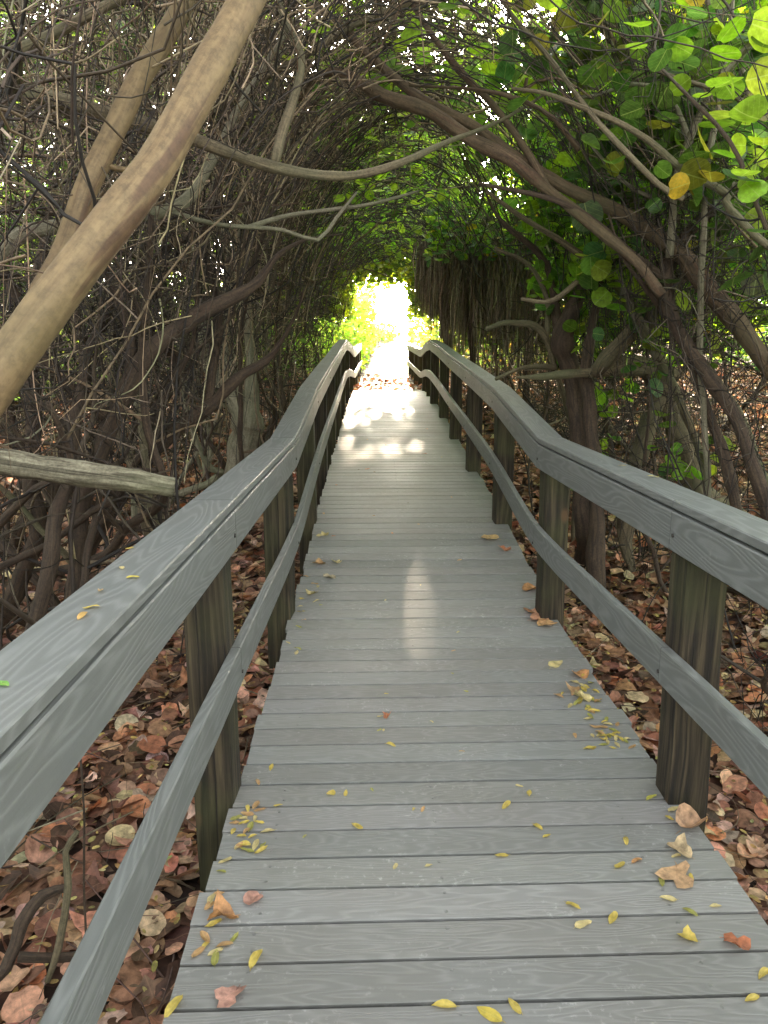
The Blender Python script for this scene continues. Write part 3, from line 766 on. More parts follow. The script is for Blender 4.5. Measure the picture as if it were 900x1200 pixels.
hero('bare_tree', 'bare grey limb crossing the very top left corner', M_MID,
     [('trunk', [('w', -3.0, 2.2, -.6, .04), ('w', -2.7, 2.3, 1.0, .03), (-60, 100, 2.7, 15), (0, 68, 2.7, 14), (70, 36, 2.75, 13), (140, -2, 2.8, 12), (220, -50, 3.0, 10)]),
      ('limb', [(24, 56, 2.75, 7), (24, 20, 2.8, 7), (18, -30, 2.9, 6)]),
      ('limb', [(24, 60, 2.75, 6), (24, 85, 2.8, 6), (16, 108, 2.85, 6)])], seed=4, twigs=(50, .8, .003, TW_GREY))
hero('crooked_tree', 'grey bent limb curving from the left edge behind the two tan trunks', M_GREY,
     [('trunk', [('w', -3.6, 3.6, -.6, .06), ('w', -3.1, 3.5, .8, .05), (-60, 345, 3.6, 24), (0, 302, 3.6, 20), (28, 277, 3.6, 18), (72, 266, 3.65, 16), (130, 258, 3.7, 15), (190, 245, 3.8, 15), (225, 225, 3.9, 14), (248, 195, 4.0, 12), (262, 165, 4.1, 10), (300, 90, 4.3, 8), (350, 20, 4.5, 6)]),
      ('limb', [(190, 245, 3.8, 6), (255, 262, 3.9, 5), (330, 270, 4.1, 5), (372, 282, 4.2, 5), (395, 255, 4.3, 4), (418, 225, 4.4, 3)]),
      ('limb', [(290, 268, 4.0, 6), (350, 250, 4.2, 5), (430, 240, 4.5, 4), (490, 225, 4.7, 3)])], seed=5, twigs=(120, .9, .003, TW_GREY))
# broken log left
def broken_log():
    pts = [P(-140, 520, 2.7), P(-60, 533, 2.7), P(0, 541, 2.75), P(60, 550, 2.78), P(110, 557, 2.8), P(160, 564, 2.85), P(203, 571, 2.9)]
    base = pts[-1]
    t = thing('broken_log', 'pale weathered broken log jutting in from the left edge above the rail', 'log', tuple(base))
    a = Acc(); p, r = smooth_path(np.array(pts)-base, [.055, .053, .051, .050, .047, .044, .036], .03)
    r = r*(1+rng.normal(0, .045, len(r)))
    # rough cut end
    p = np.vstack([p, p[-1]-(p[-1]-p[-2])*.3]); r = np.append(r, .001)
    tubes(a, p, r, 16); a.build('trunk', M_LOG, t)
    s = Acc(); 0 and limb(s, np.array([P(100, 560, 2.76), P(93, 545, 2.72), P(90, 538, 2.7)])-base, [.02, .017, .012], 8, step=.02); s.build('stub', M_LOG, t)
broken_log()

hero('dark_tree', 'nearly black twisted trunk bending right, low behind the broken log', M_DARK,
     [('trunk', [('w', -1.75, 3.9, -.5, .06), (88, 700, 4.2, 24), (96, 600, 4.2, 22), (112, 545, 4.2, 22), (140, 470, 4.2, 22), (180, 410, 4.2, 22), (225, 375, 4.3, 20), (262, 352, 4.4, 16), (300, 330, 4.5, 12)]),
      ('limb', [(128, 490, 4.2, 16), (80, 450, 4.1, 15), (40, 400, 4.0, 14), (10, 330, 3.9, 12), (-40, 260, 3.9, 10)]),
      ('limb', [(150, 455, 4.2, 12), (150, 380, 4.2, 12), (120, 300, 4.2, 10), (100, 200, 4.2, 8)])], seed=16, twigs=(90, .8, .0035, TW_DARK), knob=.07)
hero('black_limbed_tree', 'black slanting limb rising to the right in front of the open leaf litter', M_DARK,
     [('trunk', [('w', -2.3, 5.3, -.4, .07), (105, 640, 5.3, 22), (150, 560, 5.3, 20), (195, 515, 5.3, 19), (240, 478, 5.3, 17), (278, 444, 5.3, 14)]),
      ('limb', [(180, 530, 5.3, 17), (185, 480, 5.2, 16), (204, 440, 5.2, 16), (205, 415, 5.2, 14), (180, 395, 5.1, 12), (150, 350, 5.1, 10)]),
      ('limb', [(245, 475, 5.3, 12), (252, 420, 5.3, 11), (255, 360, 5.3, 10), (240, 300, 5.2, 8), (225, 250, 5.2, 6)])], seed=17, twigs=(80, .8, .0035, TW_DARK), knob=.08)
hero('pale_clump_tree', 'clump of pale tan stems rising together behind the left railing in the middle distance', M_GREY,
     [('trunk', [('w', -1.75, 7.9, -.3, .11), (290, 500, 7.7, 40), (262, 455, 7.7, 22), (243, 420, 7.7, 19), (238, 370, 7.7, 15), (222, 300, 7.6, 11)]),
      ('limb', [(285, 505, 7.7, 24), (272, 440, 7.6, 18), (264, 390, 7.6, 16), (268, 320, 7.5, 13), (262, 260, 7.5, 10), (240, 200, 7.4, 8)]),
      ('limb', [(292, 505, 7.6, 20), (295, 430, 7.5, 13), (290, 370, 7.5, 12), (275, 300, 7.4, 10), (300, 230, 7.3, 8)])], seed=18, twigs=(50, .9, .004, TW_DARK), knob=.06)
hero('upright_tree', 'straight dark trunk standing at the left edge beneath the broken log', M_DARK,
     [('trunk', [('w', -2.7, 4.9, -.4, .06), (40, 640, 5.0, 20), (36, 560, 5.0, 19), (42, 480, 5.0, 18), (30, 400, 5.0, 16), (50, 300, 5.0, 13)]),
      ('limb', [(60, 600, 5.1, 15), (75, 520, 5.2, 14), (100, 440, 5.3, 12), (90, 350, 5.3, 10)])], seed=19, twigs=(60, .8, .0035, TW_DARK), knob=.07)

hero('fallen_branch', 'dark forked dead branch lying on the litter at the lower left', M_DARK,
     [('branch', [(-60, 1190, 2.1, 16), (10, 1130, 2.2, 17), (28, 1080, 2.25, 15), (52, 1048, 2.3, 13), (80, 1040, 2.3, 9)]), ('twig', [(20, 1120, 2.2, 13), (70, 1122, 2.25, 12), (130, 1118, 2.3, 8)])], cat='branch', seed=71, knob=.1)
hero('fallen_branch', 'long brown stick leaning upright from the litter under the left rail', M_MID,
     [('branch', [(55, 1150, 2.2, 8), (68, 1110, 2.2, 9), (80, 1040, 2.2, 9), (78, 1000, 2.2, 7), (92, 975, 2.2, 6)])], cat='branch', seed=72, knob=.08)
hero('dead_vine', 'thin dark dead vine standing almost straight beside the left railing at lower left', M_DARK,
     [('branch', [(101, 1110, 2.1, 3), (98, 1040, 2.1, 3), (99, 960, 2.05, 3), (94, 880, 2.0, 2.5)])], cat='vine', seed=73, knob=.08)

# ------------------------------------------------------------------ heroes on the right
hero('fallen_limb_tree', 'pair of dark rusty limbs slanting down from top centre to the knot at right', M_RUST,
     [('trunk', [('w', 2.9, 4.2, -.5, .055), ('w', 2.6, 4.3, .8, .048), (826, 330, 4.3, 23), (790, 290, 4.3, 21), (762, 272, 4.3, 18), (715, 246, 4.3, 17), (660, 218, 4.3, 15), (625, 196, 4.3, 13), (575, 160, 4.3, 12), (520, 132, 4.35, 12), (470, 98, 4.4, 11), (425, 55, 4.5, 10), (372, 8, 4.7, 10), (330, -40, 4.9, 8)]),
      ('limb', [(775, 345, 4.2, 13), (745, 308, 4.2, 12), (700, 270, 4.2, 12), (655, 230, 4.2, 13), (605, 192, 4.2, 15), (550, 163, 4.25, 16), (495, 128, 4.3, 16), (440, 106, 4.4, 15), (402, 88, 4.5, 12), (370, 90, 4.6, 8)]),
      ('limb', [(645, 225, 4.2, 9), (600, 150, 4.25, 8), (545, 90, 4.3, 8), (505, 40, 4.4, 7), (478, -10, 4.5, 6)]),
      ('limb', [(680, 175, 4.0, 7), (650, 140, 4.0, 6), (610, 118, 4.0, 5), (560, 105, 4.1, 4), (480, 100, 4.2, 3)])], seed=6, twigs=(160, 1.0, .0035, TW_DARK), knob=.06)
hero('forked_tree', 'dark twisted tree with elbow limb at right, forking beside a lying branch', M_MID,
     [('trunk', [('w', 3.9, 6.3, -.35, .11), (830, 590, 6.3, 34), (808, 530, 6.2, 30), (782, 470, 6.1, 30), (772, 445, 6.0, 30), (742, 425, 5.9, 17), (704, 434, 5.8, 17), (712, 422, 5.6, 19), (735, 392, 5.4, 18), (765, 358, 5.2, 17), (800, 322, 5.0, 17), (835, 280, 4.9, 14), (880, 220, 4.8, 16)]),
      ('limb', [(775, 450, 6.05, 24), (758, 500, 6.1, 20), (742, 560, 6.2, 20), (735, 610, 6.3, 22)]),
      ('limb', [(795, 437, 6.0, 14), (740, 434, 5.9, 13), (690, 438, 5.8, 12), (640, 440, 5.7, 8), (606, 442, 5.6, 3)])], seed=7, knob=.07, twigs=(70, .9, .004, TW_DARK))
hero('leaning_dark_tree', 'dark brown trunk leaning down to the right edge behind the right rail', M_DARK,
     [('trunk', [(925, 650, 4.4, 18), (898, 590, 4.4, 16), (865, 500, 4.4, 15), (830, 440, 4.4, 17), (795, 385, 4.4, 17), (780, 330, 4.4, 18), (800, 280, 4.4, 16), (850, 230, 4.4, 13), (920, 180, 4.4, 10)]),
      ('limb', [(868, 640, 4.6, 12), (855, 560, 4.6, 14), (838, 500, 4.6, 12), (815, 440, 4.5, 12), (800, 395, 4.5, 14)]),
      ('limb', [(780, 330, 4.4, 14), (745, 300, 4.3, 10), (700, 262, 4.2, 8), (640, 232, 4.2, 6), (560, 215, 4.3, 4)])], seed=8, twigs=(150, 1.1, .0035, TW_DARK), knob=.07)
hero('stout_tree', 'stout fluted brown trunk standing behind second right rail post', M_DARK,
     [('trunk', [('w', 1.78, 6.5, -.35, .09), (684, 620, 6.3, 22), (680, 540, 6.3, 20), (675, 480, 6.3, 20), (666, 430, 6.3, 22), (660, 400, 6.2, 26), (668, 372, 6.1, 21), (690, 330, 6.0, 15), (735, 270, 5.9, 11), (770, 200, 5.8, 9)]),
      ('limb', [(662, 410, 6.2, 14), (650, 360, 6.2, 11), (640, 310, 6.1, 9), (600, 270, 6.0, 6)]),
      ('limb', [(700, 690, 5.9, 22), (698, 580, 6.0, 18), (692, 480, 6.0, 17), (688, 410, 6.0, 13), (700, 350, 6.0, 8)])], seed=9, twigs=(130, 1.0, .0035, TW_DARK), knob=.07)
hero('sapling', 'tall thin grey sapling stem standing upright in the green leaves at upper right', M_GREY,
     [('trunk', [('w', 2.25, 4.9, -.4, .018), (822, 420, 4.4, 8), (825, 240, 3.9, 7), (838, 150, 3.8, 7), (850, 80, 3.75, 6), (860, -20, 3.7, 5)]),
      ('limb', [(785, 300, 4.2, 9), (792, 220, 4.0, 9), (812, 150, 3.8, 9), (848, 85, 3.6, 8), (905, 25, 3.5, 7), (960, -30, 3.4, 6)]),
      ('limb', [(806, 165, 3.9, 7), (795, 130, 3.9, 6), (775, 105, 3.9, 6), (740, 98, 3.9, 5), (700, 112, 4.0, 4), (640, 120, 4.1, 3)])], seed=10, twigs=(40, .6, .0028, TW_GREY), extra=(2, .075, [(.11, .20, .035), (.07, .14, .03)]), knob=.03)
hero('whip_tree', 'long arching whip of grey branch bowing over the upper right leaves', M_MID,
     [('trunk', [('w', 3.4, 3.6, -.4, .03), ('w', 2.9, 3.6, 1.2, .022), (880, 270, 3.6, 9), (850, 228, 3.6, 9), (800, 200, 3.6, 9), (760, 165, 3.6, 8), (720, 140, 3.6, 7), (680, 124, 3.6, 6), (640, 110, 3.7, 5), (600, 105, 3.8, 4)]),
      ('limb', [(800, 232, 3.5, 8), (770, 215, 3.5, 7), (720, 165, 3.5, 7), (690, 130, 3.6, 6), (650, 75, 3.7, 6), (600, 18, 3.8, 5), (570, -30, 3.9, 4)]),
      ('limb', [(905, 140, 3.5, 6), (860, 112, 3.5, 6), (800, 95, 3.5, 5), (760, 80, 3.5, 4)])], seed=12, twigs=(110, .9, .0026, TW_GREY), extra=(1, .075, [(.11, .20, .035), (.07, .14, .03), (.24, .24, .04)]), knob=.03)

hero('sea_grape_sprig', 'leafy green sprig leaning over the right rail beyond its third post', M_MID,
     [('trunk', [('w', 1.75, 6.9, -.3, .02), ('w', 1.7, 6.8, .7, .015), (640, 400, 6.3, 9), (600, 378, 6.2, 7), (570, 385, 6.1, 5)]),
      ('limb', [(655, 430, 6.4, 7), (615, 430, 6.2, 5), (580, 445, 6.1, 4)]), ('limb', [(640, 400, 6.3, 7), (640, 350, 6.2, 6), (620, 310, 6.1, 5), (580, 290, 6.1, 4)])], seed=14, twigs=(80, .4, .003, TW_DARK), extra=(6, .068, GREENS_R[:3]), knob=.03)
hero('sea_grape_shrub', 'leafy sea grape shrub whose round leaves crowd over the right rail between dark trunks', M_MID,
     [('trunk', [('w', 2.5, 5.6, -.4, .03), ('w', 2.3, 5.5, .8, .024), (760, 400, 5.2, 12), (720, 330, 5.1, 10), (670, 290, 5.0, 8), (620, 260, 4.9, 6), (570, 225, 4.9, 4)]),
      ('limb', [(760, 400, 5.2, 10), (780, 300, 5.2, 8), (800, 220, 5.2, 7), (780, 120, 5.3, 5)]),
      ('limb', [(700, 310, 5.1, 8), (650, 350, 5.0, 6), (610, 350, 5.0, 4)])], seed=20, twigs=(130, .6, .003, TW_DARK), extra=(4, .066, GREENS_R[:5]), knob=.04)
hero('sea_grape_tree', 'tree with broad round backlit leaves filling the top right corner', M_GREY,
     [('trunk', [('w', 3.6, 4.6, -.4, .035), ('w', 3.4, 4.5, 1.2, .028), (930, 240, 4.4, 12), (880, 120, 4.3, 10), (840, 20, 4.2, 9), (800, -60, 4.2, 7)]),
      ('limb', [(900, 170, 4.3, 8), (830, 130, 4.2, 6), (760, 60, 4.2, 5), (700, 20, 4.3, 4)]),
      ('limb', [(905, 200, 4.3, 8), (830, 225, 4.2, 6), (760, 230, 4.3, 5), (700, 180, 4.4, 4), (650, 90, 4.6, 4)])], seed=15, twigs=(150, .8, .003, TW_GREY), extra=(4, .075, [(.06, .135, .03), (.08, .15, .03), (.05, .10, .028), (.10, .14, .03), (.055, .115, .035)]), knob=.03)

# ------------------------------------------------------------------ left thicket
ORD = ['first', 'second', 'third', 'fourth', 'fifth', 'sixth', 'seventh', 'eighth', 'ninth', 'tenth', 'eleventh', 'twelfth', 'thirteenth', 'fourteenth', 'fifteenth', 'sixteenth', 'seventeenth', 'eighteenth', 'nineteenth', 'twentieth', 'twenty-first', 'twenty-second', 'twenty-third', 'twenty-fourth']
def stems_left(bx, d, n, r_, side=-1, lean=.12, H=(2.3, 3.9), r0=(.02, .048)):
    out = []
    for s in range(n):
        p0 = np.array([bx+r_.normal(0, .12), d+r_.normal(0, .12), gz(bx, d)])
        dr = np.array([-side*lean+r_.normal(0, .45), r_.normal(0, .5), 1.0])
        L = r_.uniform(*H)
        q = grow(p0, dr, L, 12, .17, .0, r_, lean=(-side*.05, 0, -.06))
        q[2:] = push_out(q, u=None, a=1.35+r_.uniform(0, .4), b=2.4+r_.uniform(0, .8))[2:]
        ra = r_.uniform(*r0); rad = np.linspace(ra, ra*.35, 12)
        out.append((q, rad))
    return out
lspots = [(-1.9, 3.1, 3, M_DARK), (-2.9, 3.9, 3, M_DARK), (-1.75, 4.7, 3, M_MID), (-2.5, 5.4, 4, M_DARK), (-3.8, 5.2, 3, M_GREY), (-1.65, 6.5, 3, M_DARK), (-2.6, 7.4, 4, M_GREY), (-3.6, 7.0, 3, M_DARK),
          (-1.75, 8.4, 3, M_DARK), (-2.4, 9.8, 4, M_GREY), (-4.3, 9.2, 3, M_MID), (-1.75, 10.8, 3, M_DARK), (-2.6, 12.4, 4, M_MID), (-1.9, 14.0, 4, M_DARK), (-3.9, 13.5, 3, M_GREY), (-2.0, 16.4, 4, M_MID), (-2.9, 18.6, 4, M_DARK), (-2.1, 20.8, 4, M_MID), (-5.6, 7.5, 3, M_DARK), (-5.4, 11.5, 4, M_MID), (-5.2, 15.5, 4, M_DARK), (-4.6, 3.4, 3, M_DARK)]
kinds = {M_DARK.name: 'dark stemmed', M_MID.name: 'olive brown', M_GREY.name: 'pale grey'}
lo = sorted(range(len(lspots)), key=lambda i: lspots[i][1])
cnt = {}
for i in lo:
    bx, d, n, m = lspots[i]
    r_ = np.random.default_rng(100+i)
    k = kinds[m.name]; row = 'beside' if bx > -2.2 else ('a step behind' if bx > -3.3 else 'deep behind')
    c = cnt[(k, row)] = cnt.get((k, row), 0)+1
    lab = f"{ORD[c-1]} {k} bare tree from the viewer {row} the left railing"
    far = d > 12
    tree('thicket_tree', lab, (bx, d, gz(bx, d)), stems_left(bx, d, n, r_), m, r_, 'bare tangled trees behind the left railing',
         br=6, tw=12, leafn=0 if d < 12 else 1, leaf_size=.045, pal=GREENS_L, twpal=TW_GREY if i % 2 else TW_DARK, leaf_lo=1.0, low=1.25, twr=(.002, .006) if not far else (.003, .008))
# ------------------------------------------------------------------ right thicket
rspots = [(2.6, 3.4, 2, M_DARK), (3.4, 5.0, 3, M_MID), (2.2, 5.6, 2, M_DARK), (4.6, 4.2, 3, M_MID), (2.9, 7.6, 3, M_DARK), (4.2, 7.4, 3, M_GREY), (2.9, 9.2, 3, M_DARK), (3.4, 10.2, 3, M_MID), (5.4, 9.4, 3, M_DARK), (3.3, 12.0, 3, M_DARK), (3.9, 13.2, 3, M_GREY), (2.4, 17.2, 3, M_MID), (5.6, 13.0, 3, M_DARK), (3.2, 19.5, 4, M_DARK), (6.6, 6.2, 3, M_MID), (5.2, 17.5, 4, M_MID)]
cnt = {}
for i in sorted(range(len(rspots)), key=lambda i: rspots[i][1]):
    bx, d, n, m = rspots[i]
    r_ = np.random.default_rng(300+i)
    k = kinds[m.name]; row = 'beside' if bx < 2.7 else ('a step behind' if bx < 3.7 else 'deep behind')
    c = cnt[(k, row)] = cnt.get((k, row), 0)+1
    lab = f"{ORD[c-1]} {k} leafy tree from the viewer {row} the right railing"
    tree('leafy_tree', lab, (bx, d, gz(bx, d)), stems_left(bx, d, n, r_, side=1, lean=.05), m, r_, 'leafy trees behind the right railing',
         br=5, tw=12, leafn=5, leaf_size=.066, pal=GREENS_R, wts=[4, 4, 2, 3, 1.5, .6], twpal=TW_DARK, leaf_lo=1.7, brL=(.8, 2.0), tpls=T_ROUND_HI if d < 7 else T_ROUND)

# ------------------------------------------------------------------ tangled fill
def tangle(name, n, seed, side, dr, rr, thr, pal, L=(.5, 2.0), r0=(.0015, .005), wts=(3, 4, 3, 1)):
    """loose stems wound round the tunnel; thr = angle range (0 = right horizontal, 180 = left)"""
    r_ = np.random.default_rng(seed); acc = Acc()
    d = r_.uniform(dr[0], dr[1], n); th = np.radians(r_.uniform(thr[0], thr[1], n)); R_ = r_.uniform(rr[0], rr[1], n)**1.0
    x = cx(d)+np.cos(th)*(1.35+R_); z = deck_z(np.clip(d, -5, 17.7))+.5+np.sin(th)*(2.3+R_)
    z = np.maximum(z, ground_z(x, d)+.05)
    P_ = twig_batch(acc, np.stack([x, d, z], 1), r_.normal(0, 1, (n, 3))*[1, 1, .8], r_.uniform(*L, n), r_.uniform(*r0, n)*(1+.05*d), r_, pal, wts, K=16, wig=.12, r_cam=2.3 if L[1] > 2.5 else 1.5)
    o = acc.build(name, M_TWIG); return tag(o, kind='stuff')
tangle('tangled_vines', 5200, 21, -1, (1.6, 9), (0, 2.6), (80, 150), TW_GREY, wts=(4, 4, 2, 3))
tangle('tangled_brush', 2600, 22, -1, (6, 24), (0, 3.2), (80, 165), TW_DARK)
tangle('low_brush', 500, 27, -1, (3, 20), (0, 3.2), (150, 185), TW_DARK)
tangle('tangled_stems', 950, 23, 1, (2.4, 20), (0, 2.6), (20, 95), TW_DARK, wts=(3, 4, 2, .7))
tangle('hanging_roots', 900, 24, 1, (4, 22), (0, 3), (-12, 25), TW_DARK)
def upright_stems(seed, n, x0, x1, d0, d1):
    r_ = np.random.default_rng(seed); acc = Acc()
    x = r_.uniform(x0, x1, n); d = r_.uniform(d0, d1, n); z = ground_z(x, d)-.05
    twig_batch(acc, np.stack([x, d, z], 1), r_.normal(0, .45, (n, 3))+[0, 0, 1], r_.uniform(.8, 2.6, n), r_.uniform(.004, .014, n), r_, TW_DARK, (3, 3, 3, 1), K=10, wig=.12, grav=-.01, sides=5)
    return tag(acc.build('brush_stems', M_TWIG), kind='stuff')
tangle('tangled_limbs', 330, 25, -1, (2.4, 14), (.2, 2.6), (70, 170), TW_GREY, L=(1.4, 4.0), r0=(.004, .012), wts=(3, 4, 3, 2))
tangle('crossing_limbs', 80, 26, 1, (3.0, 14), (.2, 2.4), (20, 90), TW_DARK, L=(1.2, 3.4), r0=(.004, .010))
def knot(name, n, c, sp, seed, L, pal=TW_DARK):
    r_ = np.random.default_rng(seed); acc = Acc()
    st = np.array(c)+r_.normal(0, 1, (n, 3))*np.array(sp)
    twig_batch(acc, st, r_.normal(0, 1, (n, 3)), r_.uniform(*L, n), r_.uniform(.0016, .005, n), r_, pal, K=12, wig=.2)
    return tag(acc.build(name, M_TWIG), kind='stuff')
knot('knotted_twigs', 520, P(800, 330, 4.6), (.45, .5, .32), 81, (.3, 1.1))
knot('matted_twigs', 420, P(690, 330, 6.2), (.5, .6, .35), 82, (.3, 1.2))
tangle('overhead_twigs', 1100, 28, 1, (5.5, 18), (0, .8), (50, 120), TW_DARK, L=(.5, 1.8), r0=(.0018, .005))
knot('frond_twigs', 420, (1.7, 13.6, 3.45), (.8, .8, .28), 84, (.4, 1.2))
knot('matted_vines', 520, P(170, 380, 4.8), (.55, .7, .4), 83, (.4, 1.3))
upright_stems(31, 230, -6.5, -1.5, 2.4, 18)
upright_stems(32, 260, 1.9, 7.5, 3.2, 20)

# ------------------------------------------------------------------ far foliage
def foliage(name, boxes, n, seed, size, pal, wts, tilt=.9, tpls=None, kind='stuff', gap=1.25):
    r_ = np.random.default_rng(seed); acc = Acc()
    vol = np.array([(b[1]-b[0])*(b[3]-b[2])*(b[5]-b[4]) for b in boxes], float); vol /= vol.sum()
    for b, v in zip(boxes, vol):
        m = int(n*v*2.2)
        p = np.stack([r_.uniform(b[0], b[1], m), r_.uniform(b[2], b[3], m), r_.uniform(b[4], b[5], m)], 1)
        g = np.sin(p[:, 0]*1.9+seed)*np.sin(p[:, 1]*1.6+1)*np.sin(p[:, 2]*2.1+2)+.5*np.sin(p[:, 0]*4.3)*np.sin(p[:, 1]*3.7+seed)*np.sin(p[:, 2]*4.9)
        p = p[(g+r_.normal(0, .25, m)) > -.02]
        p = p[p[:, 2] > ground_z(p[:, 0], p[:, 1])]
        lat = np.abs(p[:, 0]-cx(p[:, 1])); p = p[(lat > gap)]
        o = P(492, 722, 1)*0+np.array([.2, 4.3, 0]); v = p-o; sd = np.array(sdir); tt = v@sd; dl = np.linalg.norm(v-tt[:, None]*sd, axis=1)  # leaves cleared along sun rays so chosen patches of deck get lit
        p = p[dl > .075]
        o = np.array([.12, 14.3, .65]); v = p-o; tt = v@sd; dl = np.linalg.norm(v-tt[:, None]*sd, axis=1); p = p[dl > .24]
        k = len(p)
        scatter(acc, tpls or T_ROUND, p, size*r_.uniform(.6, 1.3, k), rotmats(k, tilt, r_), pick_cols(pal, wts, k, .18, r_), r_)
    o = acc.build(name, M_CANOPY if name in ('upper_greenery', 'arch_crown', 'dune_shrubs') else M_LEAF); return tag(o, kind=kind)
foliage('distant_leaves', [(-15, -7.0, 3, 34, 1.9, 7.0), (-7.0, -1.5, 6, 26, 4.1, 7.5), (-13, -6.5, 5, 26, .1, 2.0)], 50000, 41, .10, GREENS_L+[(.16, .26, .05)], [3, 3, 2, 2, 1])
foliage('upper_greenery', [(3.0, 6.5, 5, 24, 2.0, 5.2), (.6, 5, 5, 12, 3.5, 4.7), (2.2, 7, 6, 14, 2.6, 4.6)], 15000, 42, .085, GREENS_R, [4, 4, 3, 3, 2, .6])
foliage('distant_greenery', [(8, 14, 6, 30, 1.2, 5.5)], 8000, 43, .10, GREENS_R, [4, 2, 4, 1, 3, .3])
YG = [(.22, .36, .06), (.30, .42, .08), (.15, .27, .05), (.36, .38, .08)]
foliage('dune_shrubs', [(-5, -.1, 26, 33, .5, 3.6), (-9, -.4, 33, 44, .8, 4.6), (-5, 1.1, 45, 54, 1.9, 3.2)], 24000, 44, .085, YG, [3, 3, 3, 1], gap=.75)
foliage('sunny_scrub', [(.9, 8, 26, 34, .6, 2.9), (1.8, 10, 34, 44, 1, 3.6)], 11000, 45, .085, YG+[(.5, .28, .08)], [3, 2, 3, 2, 2], gap=.8)
foliage('unseen_shade_greenery', [(-7, -2.0, -9, 1.2, -.2, 3.2), (2.6, 7, -9, 1.6, -.2, 3.2), (-3, 3, -10, -7, 0, 3.0)], 14000, 48, .10, GREENS_L, [3, 3, 2, 2])  # unseen foliage added behind the camera to cut the frontal fill light
foliage('arch_leaves', [(-4, 2.2, 20, 29, 3.65, 7.9), (2.2, 4.5, 20, 27, 3.6, 4.8), (-4, -1.0, 20, 28, 2.6, 3.8), (.75, 4, 20, 28, 2.6, 3.8)], 36000, 46, .085, [(.16, .25, .035), (.26, .34, .04), (.08, .14, .03)], [3, 2, 2], gap=-1)  # leaf arch made tall and dense to block sun outside a narrow window
foliage('arch_crown', [(-2.5, 3, 9, 19, 3.6, 5.2), (-.6, 3.4, 5, 10, 3.3, 5.2)], 5200, 47, .075, [(.14, .26, .04), (.22, .34, .05), (.09, .17, .035)], [3, 3, 2], gap=-1)

# ------------------------------------------------------------------ palm with its hanging dead skirt
def palm(base, zc, n, seed, label, width=.5, drop=1.5):
    r_ = np.random.default_rng(seed)
    t = thing('thatch_palm', label, 'palm', tuple(base))
    a = Acc(); limb(a, np.array([(0, 0, -.1), (.05, .02, 1.0), (0, 0, zc-base[2]+.3)]), [.07, .06, .07], 10, step=.1); a.build('trunk', M_DARK, t)
    acc = Acc()
    m = n
    az = r_.uniform(0, 6.28, m); r0 = r_.uniform(.05, .25, m)
    K = 7; s = np.linspace(0, 1, K)
    cl = .75+.3*np.sin(az*3+seed)*np.sin(az*5+1)+.12*np.sin(az*11)
    out = r_.uniform(.3, 1, m)*width*(.8+.35*cl); dp = drop*r_.uniform(.35, 1.1, m)*cl*1.2; zt = zc-base[2]+r_.uniform(-.75, .5, m)+.25*np.sin(az*2+seed)
    hx = np.cos(az)[:, None]*(r0[:, None]+out[:, None]*np.sin(np.minimum(1, s*1.6)*1.57)); hy = np.sin(az)[:, None]*(r0[:, None]+out[:, None]*np.sin(np.minimum(1, s*1.6)*1.57))
    hz = zt[:, None]+.12*np.sin(s*3.14)-dp[:, None]*s**1.4
    PT = np.stack([hx, hy, hz], -1)+r_.normal(0, .012, (m, K, 3))
    wd = r_.uniform(.006, .016, m)[:, None]*np.array([.5, .9, 1, 1, .8, .5, .08])
    T_ = np.gradient(PT, axis=1); S_ = np.cross(T_, np.array([0, 0, 1.])+r_.normal(0, .5, (m, 1, 3))); S_ /= np.linalg.norm(S_, axis=2, keepdims=True)+1e-9
    Nn = np.cross(S_, T_); Nn /= np.linalg.norm(Nn, axis=2, keepdims=True)+1e-9
    V = np.stack([PT-S_*wd[..., None], PT+Nn*wd[..., None]*.35, PT+S_*wd[..., None]], 2)
    i, k = np.meshgrid(np.arange(m), np.arange(K-1), indexing='ij'); b0 = (i*K+k)*3
    F = np.concatenate([np.stack([b0+q, b0+q+1, b0+q+4, b0+q+3], -1).reshape(-1, 4) for q in (0, 1)])
    cols = pick_cols([(.19, .14, .10), (.28, .22, .16), (.11, .08, .06), (.35, .29, .21)], [4, 3, 3, 1], m, .15, r_)
    acc.add(V.reshape(-1, 3), F, np.repeat(cols, K*3, 0))
    acc.build('dead_skirt', M_TWIG, t)
    return t
palm((1.55, 14.2, gz(1.55, 14.2)), 3.25, 1500, 51, 'palm with a shaggy brown skirt of dead fronds hanging over the right rail', .40, 1.35)
palm((1.25, 16.2, gz(1.25, 16.2)), 3.75, 1300, 52, 'farther palm whose dead fronds show left of the shaggy brown skirt', .42, 1.4)
palm((2.45, 13.6, gz(2.45, 13.6)), 3.25, 1500, 53, 'third palm whose grey dead fronds hang right of the shaggy brown skirt', .5, 1.4)
foliage('palm_cover_leaves', [(.7, 3.0, 12.4, 14.2, 3.0, 3.9)], 700, 49, .07, GREENS_R, [3, 2, 3, 1, 3, .4], gap=-1)

